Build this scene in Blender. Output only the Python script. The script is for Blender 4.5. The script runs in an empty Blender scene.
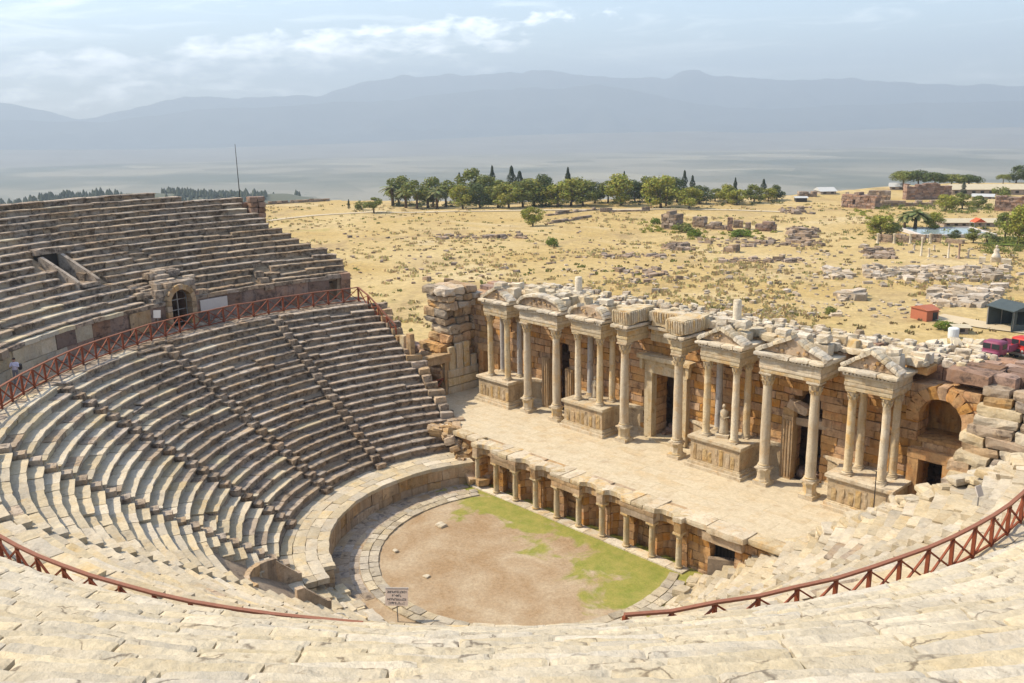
import bpy, math, random
from mathutils import Vector, Matrix, noise
R_ = math.radians
rnd = random.Random(7)
scene = bpy.context.scene
COL = scene.collection

# ------------------------------------------------------------------ camera
CAM = Vector((40.0785, -40.1365, 27.5935))
YAW, PITCH, ROLL, FPX = -0.8202, 0.2381, -0.0185, 910.9458
FW = Vector((math.sin(YAW)*math.cos(PITCH), math.cos(YAW)*math.cos(PITCH), -math.sin(PITCH)))
_r = Vector((math.cos(YAW), -math.sin(YAW), 0)); _u = _r.cross(FW)
RT = _r*math.cos(ROLL)+_u*math.sin(ROLL); UP = -_r*math.sin(ROLL)+_u*math.cos(ROLL)
cd = bpy.data.cameras.new('camera'); cam = bpy.data.objects.new('camera', cd); COL.objects.link(cam)
M = Matrix.Identity(4)
for i in range(3):
    M[i][0] = RT[i]; M[i][1] = UP[i]; M[i][2] = -FW[i]; M[i][3] = CAM[i]
cam.matrix_world = M
cd.sensor_fit = 'HORIZONTAL'; cd.sensor_width = 36.0; cd.lens = FPX/1024*36.0
cd.clip_start = 0.1; cd.clip_end = 120000
scene.camera = cam

def ray(x, y):
    return (FW*FPX + RT*(x-512) + UP*(341.5-y)).normalized()
def gp(x, y, z=0.0):                      # where the line of sight meets the level z
    d = ray(x, y); return CAM + d*((z-CAM.z)/d.z)
def ppm(p):                               # pixels per metre at a point
    return FPX/((p-CAM).dot(FW))
def at_dist(x, y, D):
    d = ray(x, y); h = math.hypot(d.x, d.y); return CAM + d*(D/h)

# ------------------------------------------------------------------ mesh builder
WL = {}
def wloc(o):
    return WL.get(o.name, Vector((0, 0, 0)))
_lat = {}
def lattice(nx, ny, nz):
    k = (nx, ny, nz)
    if k in _lat: return _lat[k]
    idx = {}; pts = []
    def vi(i, j, l):
        t = (i, j, l)
        if t not in idx:
            idx[t] = len(pts); pts.append(t)
        return idx[t]
    F = []
    for i in range(nx):
        for j in range(ny):
            F.append((vi(i,j,0), vi(i,j+1,0), vi(i+1,j+1,0), vi(i+1,j,0)))
            F.append((vi(i,j,nz), vi(i+1,j,nz), vi(i+1,j+1,nz), vi(i,j+1,nz)))
    for i in range(nx):
        for l in range(nz):
            F.append((vi(i,0,l), vi(i+1,0,l), vi(i+1,0,l+1), vi(i,0,l+1)))
            F.append((vi(i,ny,l), vi(i,ny,l+1), vi(i+1,ny,l+1), vi(i+1,ny,l)))
    for j in range(ny):
        for l in range(nz):
            F.append((vi(0,j,l), vi(0,j,l+1), vi(0,j+1,l+1), vi(0,j+1,l)))
            F.append((vi(nx,j,l), vi(nx,j+1,l), vi(nx,j+1,l+1), vi(nx,j,l+1)))
    _lat[k] = (pts, F)
    return _lat[k]

class MB:
    def __init__(s): s.v = []; s.f = []; s.m = []; s.smooth = False
    def add(s, pts, faces, m=0):
        b = len(s.v); s.v.extend(pts)
        for f in faces: s.f.append(tuple(i+b for i in f)); s.m.append(m)
    def rock(s, o, ex, ey, ez, d, seg=(1,1,1), r=0.0, amp=0.0, freq=1.0, m=0, jit=0.0, lip=0.0, rg=rnd):
        pts, F = lattice(*seg)
        hx, hy, hz = d[0]/2, d[1]/2, d[2]/2
        out = []
        nx, ny, nz = seg
        for (i, j, l) in pts:
            x = (2*i/nx-1)*hx; y = (2*j/ny-1)*hy; z = (2*l/nz-1)*hz
            if r:
                qx = max(-hx+r, min(hx-r, x)); qy = max(-hy+r, min(hy-r, y)); qz = max(-hz+r, min(hz-r, z))
                dx, dy, dz = x-qx, y-qy, z-qz
                L = math.sqrt(dx*dx+dy*dy+dz*dz)
                if L > 1e-9: x, y, z = qx+dx/L*r, qy+dy/L*r, qz+dz/L*r
            if lip and j == 0 and l < nz: y += lip
            p = o + ex*x + ey*y + ez*z
            if jit: p = p + Vector((rg.uniform(-jit,jit), rg.uniform(-jit,jit), rg.uniform(-jit,jit)))
            if amp: p = p + noise.noise_vector(p*freq)*amp
            out.append(p)
        s.add(out, F, m)
    def box(s, c, d, rz=0, m=0, jit=0.0, seg=(1,1,1), r=0.0, amp=0.0, freq=1.0):
        ca, sa = math.cos(rz), math.sin(rz)
        s.rock(Vector(c), Vector((ca,sa,0)), Vector((-sa,ca,0)), Vector((0,0,1)), d, seg, r, amp, freq, m, jit)
    def box2(s, a, b, m=0, jit=0.0):
        s.box([(a[i]+b[i])/2 for i in range(3)], [abs(b[i]-a[i]) for i in range(3)], 0, m, jit)
    def bar(s, a, b, w, h=None, m=0, up=Vector((0,0,1))):
        a = Vector(a); b = Vector(b); e = b-a; L = e.length
        if L < 1e-6: return
        e /= L
        if abs(e.dot(up)) > .99: up = Vector((1,0,0))
        sd = e.cross(up).normalized(); u = sd.cross(e)
        s.rock((a+b)/2, e, sd, u, (L, w, h or w), m=m)
    def lathe(s, c, prof, n=14, m=0, axis=None, capb=True, wob=0.0):
        c = Vector(c); ez = Vector(axis).normalized() if axis else Vector((0,0,1))
        ex = ez.orthogonal().normalized() if axis else Vector((1,0,0)); ey = ez.cross(ex)
        pts = []
        for (r, z) in prof:
            for i in range(n):
                a = 2*math.pi*i/n
                p = c + ex*(r*math.cos(a)) + ey*(r*math.sin(a)) + ez*z
                if wob: p = p + noise.noise_vector(p*2.3)*wob
                pts.append(p)
        F = []
        for k in range(len(prof)-1):
            for i in range(n):
                j = (i+1) % n
                F.append((k*n+i, k*n+j, (k+1)*n+j, (k+1)*n+i))
        if capb: F.append(tuple(range(n-1, -1, -1)))
        F.append(tuple((len(prof)-1)*n+i for i in range(n)))
        s.add(pts, F, m)
    def tube(s, path, rad, n=6, m=0):
        P = [Vector(p) for p in path]; rr = rad if isinstance(rad, (list, tuple)) else [rad]*len(P)
        pts = []
        for k, p in enumerate(P):
            t = (P[min(k+1, len(P)-1)]-P[max(k-1, 0)]).normalized()
            a = t.orthogonal().normalized() if abs(t.z) < .9 else Vector((1,0,0)).cross(t).normalized()
            b = t.cross(a)
            for i in range(n):
                w = 2*math.pi*i/n; pts.append(p+a*(rr[k]*math.cos(w))+b*(rr[k]*math.sin(w)))
        F = []
        for k in range(len(P)-1):
            for i in range(n):
                j = (i+1) % n; F.append((k*n+i, k*n+j, (k+1)*n+j, (k+1)*n+i))
        F.append(tuple(range(n-1, -1, -1))); F.append(tuple((len(P)-1)*n+i for i in range(n)))
        s.add(pts, F, m)
    def prism(s, poly, z0, z1, m=0):        # plan polygon (counter-clockwise) raised from z0 to z1
        n = len(poly)
        pts = [Vector((p[0], p[1], z0)) for p in poly]+[Vector((p[0], p[1], z1)) for p in poly]
        F = [tuple(range(n-1, -1, -1)), tuple(range(n, 2*n))]
        for i in range(n):
            j = (i+1) % n; F.append((i, j, n+j, n+i))
        s.add(pts, F, m)
    def slab(s, poly, o, ex, ey, ez, depth, m=0, wob=0.0):   # outline in (ex, ey) swept along ez
        n = len(poly)
        pts = [o+ex*p[0]+ey*p[1] for p in poly]+[o+ex*p[0]+ey*p[1]+ez*depth for p in poly]
        if wob: pts = [p+noise.noise_vector(p*1.7)*wob for p in pts]
        F = [tuple(range(n)), tuple(range(2*n-1, n-1, -1))]
        for i in range(n):
            j = (i+1) % n; F.append((j, i, n+i, n+j))
        s.add(pts, F, m)
    def build(s, name, mats, parent=None, smooth=None, auto=None):
        me = bpy.data.meshes.new(name)
        off = wloc(parent) if parent else Vector((0,0,0))
        me.from_pydata([tuple(Vector(p)-off) for p in s.v], [], s.f)
        if not isinstance(mats, (list, tuple)): mats = [mats]
        for mt in mats: me.materials.append(mt)
        if len(mats) > 1: me.polygons.foreach_set('material_index', s.m)
        if smooth if smooth is not None else s.smooth:
            me.polygons.foreach_set('use_smooth', [True]*len(me.polygons))
        me.update()
        if auto is not None:
            me.polygons.foreach_set('use_smooth', [True]*len(me.polygons))
            try: me.set_sharp_from_angle(angle=R_(auto))
            except Exception: pass
        o = bpy.data.objects.new(name, me); COL.objects.link(o)
        WL[o.name] = off.copy()
        if parent: o.parent = parent
        return o

def tag(o, label=None, cat=None, group=None, kind=None):
    if label: o['label'] = label
    if cat: o['category'] = cat
    if group: o['group'] = group
    if kind: o['kind'] = kind
    return o
def thing(name, label, cat, loc=(0,0,0), group=None):
    o = bpy.data.objects.new(name, None); COL.objects.link(o)
    o.location = loc; o.empty_display_size = .5; WL[o.name] = Vector(loc)
    return tag(o, label, cat, group)
def copy_tree(o, parent=None):
    c = o.copy(); COL.objects.link(c)
    if parent: c.parent = parent
    for ch in list(o.children): copy_tree(ch, c)
    return c

# ------------------------------------------------------------------ materials
def newmat(name):
    m = bpy.data.materials.new(name); m.use_nodes = True
    nt = m.node_tree; nt.nodes.clear()
    out = nt.nodes.new('ShaderNodeOutputMaterial'); b = nt.nodes.new('ShaderNodeBsdfPrincipled')
    nt.links.new(b.outputs[0], out.inputs[0]); b.inputs['Roughness'].default_value = .9
    try: b.inputs['Specular IOR Level'].default_value = .15
    except Exception: pass
    return m, nt, b
class NT:
    def __init__(s, nt): s.nt = nt
    def n(s, t, **kw):
        nd = s.nt.nodes.new(t)
        for k, v in kw.items():
            if hasattr(nd, k): setattr(nd, k, v)
        return nd
    def L(s, a, b): s.nt.links.new(a, b)
    def noise(s, vec, scale, det=6, rough=.55, dist=0.0):
        q = s.n('ShaderNodeTexNoise'); q.inputs['Scale'].default_value = scale; q.inputs['Detail'].default_value = det
        q.inputs['Roughness'].default_value = rough; q.inputs['Distortion'].default_value = dist
        if vec: s.L(vec, q.inputs['Vector'])
        return q.outputs['Fac']
    def ramp(s, fac, a, b, ca=(0,0,0,1), cb=(1,1,1,1)):
        q = s.n('ShaderNodeValToRGB'); e = q.color_ramp.elements
        e[0].position = a; e[1].position = b; e[0].color = ca; e[1].color = cb
        s.L(fac, q.inputs[0]); return q.outputs[0]
    def mix(s, fac, a, b, mode='MIX'):
        q = s.n('ShaderNodeMix'); q.data_type = 'RGBA'; q.blend_type = mode
        for i, v in ((0, fac), (6, a), (7, b)):
            if isinstance(v, (int, float)): q.inputs[i].default_value = v
            elif isinstance(v, (tuple, list)): q.inputs[i].default_value = tuple(v)+((1,) if len(v) == 3 else ())
            else: s.L(v, q.inputs[i])
        return q.outputs[2]
    def math(s, op, a, b=None, c=None):
        q = s.n('ShaderNodeMath'); q.operation = op
        for i, v in enumerate((a, b, c)):
            if v is None: continue
            if isinstance(v, (int, float)): q.inputs[i].default_value = v
            else: s.L(v, q.inputs[i])
        return q.outputs[0]
    def mapping(s, vec, sc):
        q = s.n('ShaderNodeMapping'); q.inputs['Scale'].default_value = sc; s.L(vec, q.inputs['Vector']); return q.outputs[0]

def stone(name, c1, c2, dark=None, dark_amt=.45, warm=None, warm_amt=.4, scale=1.0, bump=.5, isl=.25, stain=None, pits=.5, flatsat=False, patch=None, fine_amt=.55, cracks=False):
    m, nt, b = newmat(name); t = NT(nt)
    co = t.n('ShaderNodeTexCoord').outputs['Object']
    geo = t.n('ShaderNodeNewGeometry')
    off = t.n('ShaderNodeVectorMath'); off.operation = 'SCALE'
    comb = t.n('ShaderNodeCombineXYZ')
    isd = geo.outputs['Random Per Island']
    t.L(isd, comb.inputs[0]); t.L(comb.outputs[0], off.inputs[0]); off.inputs['Scale'].default_value = 9.0
    ad = t.n('ShaderNodeVectorMath'); ad.operation = 'ADD'; t.L(co, ad.inputs[0]); t.L(off.outputs[0], ad.inputs[1])
    v = ad.outputs[0]
    col = t.mix(t.ramp(t.noise(v, .8*scale, 5, .6), .35, .68), c1, c2)
    if warm: col = t.mix(t.math('MULTIPLY', t.ramp(t.noise(v, .9*scale, 4, .6, .6), .5, .68), warm_amt), col, warm)
    if patch: col = t.mix(t.math('MULTIPLY', t.ramp(t.noise(v, .45*scale, 8, .68, .5), .48, .60), .75), col, patch)
    fine = t.noise(v, 7*scale, 8, .7)
    col = t.mix(fine_amt, col, t.ramp(fine, .25, .75, (.55,.53,.5,1), (1.25,1.24,1.22,1)), 'MULTIPLY')
    if dark:
        d1 = t.noise(v, 1.7*scale, 10, .72, .3)
        a = .62-.3*dark_amt
        d = t.ramp(d1, a, a+.13)
        col = t.mix(t.math('MULTIPLY', d, .88), col, dark)
    if stain:                                    # run-off streaks: stretched up and down
        sv = t.mapping(v, (2.2, 2.2, .25))
        col = t.mix(t.math('MULTIPLY', t.ramp(t.noise(sv, 1.0, 6, .6), .5, .68), .75), col, stain)
    p = t.noise(v, 22*scale, 6, .7)
    if pits: col = t.mix(t.math('MULTIPLY', t.ramp(p, .25, .36, (1,1,1,1), (0,0,0,1)), pits), col, tuple(x*.35 for x in c1))
    if cracks:
        vo = t.n('ShaderNodeTexVoronoi'); vo.feature = 'DISTANCE_TO_EDGE'; vo.inputs['Scale'].default_value = .55
        dv = t.n('ShaderNodeTexNoise'); dv.inputs['Scale'].default_value = 1.6; dv.inputs['Detail'].default_value = 6; t.L(v, dv.inputs['Vector'])
        av = t.n('ShaderNodeVectorMath'); av.operation = 'MULTIPLY_ADD'; t.L(dv.outputs['Color'], av.inputs[0]); av.inputs[1].default_value = (.9,.9,.9); t.L(v, av.inputs[2])
        t.L(av.outputs[0], vo.inputs['Vector'])
        ck = t.math('MULTIPLY', t.ramp(vo.outputs['Distance'], .004, .022, (1,1,1,1), (0,0,0,1)), t.ramp(t.noise(v, .7, 4, .6), .48, .58))
        col = t.mix(t.math('MULTIPLY', ck, .75), col, (.13,.10,.07))
        p2 = t.noise(v, 8.5, 5, .65)
        col = t.mix(t.math('MULTIPLY', t.ramp(p2, .27, .33, (1,1,1,1), (0,0,0,1)), .6), col, (.20,.16,.11))
    # each block its own tone
    hs = t.n('ShaderNodeHueSaturation')
    t.L(t.math('MULTIPLY_ADD', isd, isl*2, 1-isl), hs.inputs['Value'])
    wn = t.n('ShaderNodeTexWhiteNoise'); wn.noise_dimensions = '1D'; t.L(isd, wn.inputs['W'])
    t.L(t.math('MULTIPLY_ADD', wn.outputs['Value'], .04 if flatsat else .4, .98 if flatsat else .8), hs.inputs['Saturation'])
    t.L(col, hs.inputs['Color']); t.L(hs.outputs[0], b.inputs['Base Color'])
    if bump:
        bm = t.n('ShaderNodeBump'); bm.inputs['Strength'].default_value = bump; bm.inputs['Distance'].default_value = .06
        h = t.math('ADD', t.math('MULTIPLY', t.noise(v, 3.2*scale, 8, .65), 1.0), t.math('MULTIPLY', p, .35))
        t.L(h, bm.inputs['Height']); t.L(bm.outputs[0], b.inputs['Normal'])
    return m

def plain(name, c, rough=.7, var=.15, scale=3.0, metal=0.0, bump=0.0, isl=0.0):
    m, nt, b = newmat(name); t = NT(nt)
    co = t.n('ShaderNodeTexCoord').outputs['Object']
    col = t.mix(t.noise(co, scale, 6, .6), tuple(x*(1-var) for x in c), tuple(min(1, x*(1+var)) for x in c))
    if isl:
        hs = t.n('ShaderNodeHueSaturation'); geo = t.n('ShaderNodeNewGeometry')
        t.L(t.math('MULTIPLY_ADD', geo.outputs['Random Per Island'], isl*2, 1-isl), hs.inputs['Value'])
        t.L(t.math('MULTIPLY_ADD', geo.outputs['Random Per Island'], .06, .47), hs.inputs['Hue'])
        t.L(col, hs.inputs['Color']); col = hs.outputs[0]
    t.L(col, b.inputs['Base Color']); b.inputs['Roughness'].default_value = rough; b.inputs['Metallic'].default_value = metal
    if bump:
        bm = t.n('ShaderNodeBump'); bm.inputs['Strength'].default_value = bump
        t.L(t.noise(co, scale*5, 6, .6), bm.inputs['Height']); t.L(bm.outputs[0], b.inputs['Normal'])
    return m

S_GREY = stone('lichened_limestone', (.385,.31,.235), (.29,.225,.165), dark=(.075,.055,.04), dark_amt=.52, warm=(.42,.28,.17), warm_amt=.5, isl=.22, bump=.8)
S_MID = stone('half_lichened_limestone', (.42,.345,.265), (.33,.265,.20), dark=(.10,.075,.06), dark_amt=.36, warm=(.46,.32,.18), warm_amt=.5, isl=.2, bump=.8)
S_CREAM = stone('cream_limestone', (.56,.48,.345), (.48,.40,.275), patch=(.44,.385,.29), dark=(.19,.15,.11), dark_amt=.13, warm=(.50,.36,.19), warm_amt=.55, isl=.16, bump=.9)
S_FORE = stone('worn_limestone', (.60,.525,.39), (.51,.44,.315), patch=(.47,.42,.33), dark=(.2,.16,.11), dark_amt=.14, warm=(.51,.40,.245), warm_amt=.4, isl=.10, bump=1.0, scale=1.0, pits=.6, fine_amt=.5, cracks=True)
S_WALL = stone('orange_ashlar', (.54,.34,.17), (.47,.28,.135), dark=(.13,.07,.042), dark_amt=.25, warm=(.52,.24,.09), warm_amt=.7, isl=.09, bump=.9, stain=(.17,.10,.06))
S_TAN = stone('tan_ashlar', (.49,.36,.23), (.38,.27,.155), dark=(.12,.085,.055), dark_amt=.22, warm=(.46,.26,.11), warm_amt=.65, isl=.22, bump=.8, stain=(.22,.15,.09))
S_MARBLE = stone('weathered_marble', (.60,.51,.36), (.51,.415,.27), dark=(.25,.18,.11), dark_amt=.14, warm=(.57,.37,.16), warm_amt=.8, isl=.12, bump=.7, scale=1.3, pits=.35, stain=(.36,.26,.15))
S_WHITE = stone('white_marble', (.62,.555,.44), (.52,.45,.335), dark=(.24,.19,.14), dark_amt=.22, warm=(.54,.38,.2), warm_amt=.5, isl=.18, bump=.8, pits=.4)
S_GREYM = stone('blue_grey_marble', (.42,.40,.38), (.33,.32,.31), dark=(.2,.17,.15), dark_amt=.1, warm=(.42,.33,.22), warm_amt=.6, isl=.1, bump=.3)
S_RUIN = stone('red_brown_rubble', (.33,.225,.165), (.25,.165,.125), dark=(.075,.055,.048), dark_amt=.36, warm=(.36,.19,.10), warm_amt=.5, isl=.34, bump=.9)
S_RUBGREY = stone('grey_field_stone', (.46,.39,.30), (.36,.295,.215), dark=(.11,.085,.07), dark_amt=.3, warm=(.42,.29,.17), warm_amt=.5, isl=.4, bump=.5)
S_DARKRUIN = stone('dark_ruin_stone', (.34,.26,.19), (.265,.20,.145), dark=(.075,.058,.05), dark_amt=.34, warm=(.30,.18,.10), warm_amt=.4, isl=.38, bump=.6)
M_EARTH = stone('dry_fill_earth', (.33,.25,.165), (.26,.19,.125), dark=(.1,.07,.05), dark_amt=.28, isl=0, bump=.8)
M_WOOD = plain('red_brown_timber', (.23,.066,.032), .65, .25, 6.0)
M_WOODT = plain('paler_timber', (.25,.105,.062), .6, .25, 6.0)  # handrail timber, paler than the posts and braces
M_METAL = plain('dull_grey_steel', (.30,.30,.30), .45, .15, 4.0, .6)
M_DARK = plain('dark_iron_and_shade', (.05,.045,.042), .6, .2)  # dark iron, and the painted shade inside openings
M_BARK = plain('bark', (.13,.09,.06), .9, .3, 3.0, bump=.4)
M_PLASTER = plain('pale_plaster', (.55,.50,.45), .9, .15, 1.5)
# ------------------------------------------------------------------ light, sky, air
SUN_AZ = math.atan2(-.80, -.60); SUN_EL = R_(48)
sd = Vector((math.sin(SUN_AZ)*math.cos(SUN_EL), math.cos(SUN_AZ)*math.cos(SUN_EL), math.sin(SUN_EL)))
sl = bpy.data.lights.new('sun', 'SUN'); so = bpy.data.objects.new('sun', sl); COL.objects.link(so)
sl.energy = 3.5; sl.angle = R_(.5); sl.color = (1.0, .885, .70)
so.rotation_euler = sd.to_track_quat('Z', 'Y').to_euler(); so.location = (-60, -30, 120)

w = bpy.data.worlds.new('World'); scene.world = w; w.use_nodes = True
nt = w.node_tree; nt.nodes.clear(); t = NT(nt)
sky = t.n('ShaderNodeTexSky'); sky.sky_type = 'NISHITA'; sky.sun_disc = False
sky.sun_elevation = SUN_EL; sky.sun_rotation = SUN_AZ % (2*math.pi); sky.air_density = 1.0; sky.dust_density = 1.2; sky.ozone_density = 1.0; sky.altitude = 400
gen = t.n('ShaderNodeTexCoord').outputs['Generated']
sep = t.n('ShaderNodeSeparateXYZ'); t.L(gen, sep.inputs[0])
# clouds: a low bank of cumulus over the valley, described by compass bearing and elevation
az = t.math('ARCTAN2', sep.outputs[0], sep.outputs[1])      # bearing from +Y towards +X
el = t.math('ARCSINE', sep.outputs[2])
cmb = t.n('ShaderNodeCombineXYZ'); t.L(t.math('MULTIPLY_ADD', az, 24.0, 3.7), cmb.inputs[0]); t.L(t.math('MULTIPLY', el, 62.0), cmb.inputs[1])
nz = t.noise(cmb.outputs[0], 1.0, 10, .62, .25)
cmb2 = t.n('ShaderNodeCombineXYZ'); t.L(t.math('MULTIPLY', az, 4.0), cmb2.inputs[0]); t.L(t.math('MULTIPLY', el, 30.0), cmb2.inputs[1])
nz2 = t.noise(cmb2.outputs[0], 1.0, 5, .55, .2)
CL_A0, CL_E0, CL_S = -1.33, .058, .088           # the bank's centre line: elevation grows to the right
mid = t.math('MULTIPLY_ADD', t.math('SUBTRACT', az, CL_A0), CL_S, CL_E0)
dl = t.math('SUBTRACT', el, mid)
above = t.math('MULTIPLY', t.math('MAXIMUM', dl, 0.0), 30.0)
below = t.math('MULTIPLY', t.math('MAXIMUM', t.math('MULTIPLY', dl, -1.0), 0.0), 5.5)
fall = t.math('ADD', above, below)
right = t.math('MULTIPLY', t.math('MAXIMUM', t.math('SUBTRACT', az, -.86), 0.0), 2.2)
dens = t.math('SUBTRACT', t.math('ADD', t.math('MULTIPLY', nz, 1.5), t.math('MULTIPLY', nz2, .45)), t.math('ADD', t.math('ADD', fall, right), .55))
cl = t.math('MULTIPLY', t.ramp(dens, .2, .62), .72)
wisp = t.math('MULTIPLY', t.ramp(t.noise(cmb2.outputs[0], 1.7, 8, .65, .8), .5, .8), .30)
fac = t.math('MAXIMUM', cl, wisp)
SKYMUL = t.mix(1.0, sky.outputs[0], (1.03, 1.0, .97), 'MULTIPLY')
skyc = t.mix(fac, SKYMUL, (21.0, 20.3, 19.0))
bg = t.n('ShaderNodeBackground'); bg.inputs['Strength'].default_value = .15
out = t.n('ShaderNodeOutputWorld'); t.L(skyc, bg.inputs[0]); t.L(bg.outputs[0], out.inputs[0])

scene.view_settings.view_transform = 'Standard'; scene.view_settings.look = 'None'
scene.view_settings.exposure = .92; scene.view_settings.gamma = 1.0
scene.view_settings.use_curve_mapping = False
scene.cycles.use_denoising = True
scene.cycles.max_bounces = 6; scene.cycles.diffuse_bounces = 3; scene.cycles.volume_bounces = 0
scene.cycles.sample_clamp_indirect = 6

# ------------------------------------------------------------------ terrain
C = Vector((-.3, -2.5, 0))
def PA(R, a, z=0.0):
    a = R_(a); return Vector((C.x+R*math.cos(a), C.y+R*math.sin(a), z))
def sstep(a, b, x):
    t_ = max(0.0, min(1.0, (x-a)/(b-a))); return t_*t_*(3-2*t_)
def lerp(a, b, t_): return a+(b-a)*t_
def fbm(x, y, sc, o=4, z=0.0):
    v = 0; a = 1; s = 0
    for k in range(o):
        v += a*noise.noise(Vector((x*sc, y*sc, z+k*7.3))); s += a; a *= .5; sc *= 2.03
    return v/s
_edge = []
for x, y in [(-150,207),(0,206),(150,205),(270,203),(300,200),(380,199.5),(500,201),(600,199.5),(700,197),(790,196),(850,191),(900,186),(950,184),(1024,182),(1150,180)]:
    p = gp(x, y); _edge.append((math.atan2(p.x, p.y), math.hypot(p.x, p.y)))
_edge.sort()
def edge_r(az):
    if az < _edge[0][0] or az > _edge[-1][0]:
        k = _edge[0] if abs(az-_edge[0][0]) < abs(az-_edge[-1][0]) else _edge[-1]
        return lerp(k[1], 600, sstep(0, .8, abs(az-k[0])))
    for i in range(len(_edge)-1):
        a, b = _edge[i], _edge[i+1]
        if a[0] <= az <= b[0]: return lerp(a[1], b[1], (az-a[0])/(b[0]-a[0]+1e-9))
VALLEY = -175.0
_wh = at_dist(70, 190, 1150)
_whd = (Vector((_wh.x, _wh.y, 0))-Vector((CAM.x, CAM.y, 0))).normalized()
def ground_h(x, y):
    r = math.hypot(x, y); az = math.atan2(x, y)
    e = edge_r(az)
    near = sstep(30, 80, r)
    h = near*(fbm(x, y, .011)*1.5+fbm(x+50, y, .05, 3)*.35) - .55*(1-near)
    # the theatre's hillside
    dx, dy = x-C.x, y-C.y
    R = math.hypot(dx, dy); a = math.degrees(math.atan2(dy, dx))
    if R < 140 and y < 12:
        cone = -1.2 if R < 17 else (-1.6+.70*(R-15.1) if R < 29.5 else (8.6 if R < 36 else 11.0+.545*(min(R, 47.5)-32.5)))
        if R > 47.5:
            top = 19.2
            front = sstep(-150, -110, a) if a < 60 else 0.0          # behind the viewer the hill goes on rising
            front *= 1-sstep(20, 50, a)
            up = top+.5*min(R-47.5, 8)+.05*max(0, R-55.5)
            dn = max(0.0, top-.62*(R-47.5))
            cone = lerp(dn, up, front)
        ms = 1-sstep(-2.5, 4.5, y)
        h = lerp(h, cone, ms) if cone > h or R < 50 else h
    if r > e:
        d = r-e
        drop = lerp(0, VALLEY, sstep(-30, 620, d))
        h = h*(1-sstep(0, 300, d)) + drop + fbm(x, y, .0035, 4)*16*sstep(20, 300, d)*(1-sstep(700, 1500, d))
        h += fbm(x, y, .0006, 3)*6*sstep(900, 2500, d)
        v = Vector((x-_wh.x, y-_wh.y)); al = v.x*_whd.x+v.y*_whd.y; ac = v.x*_whd.y-v.y*_whd.x
        if abs(al) < 900 and abs(ac) < 1500:
            h += 127*math.exp(-(al/240)**2-(ac/430)**4)*(1+.12*fbm(x, y, .006))
    return h
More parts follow.
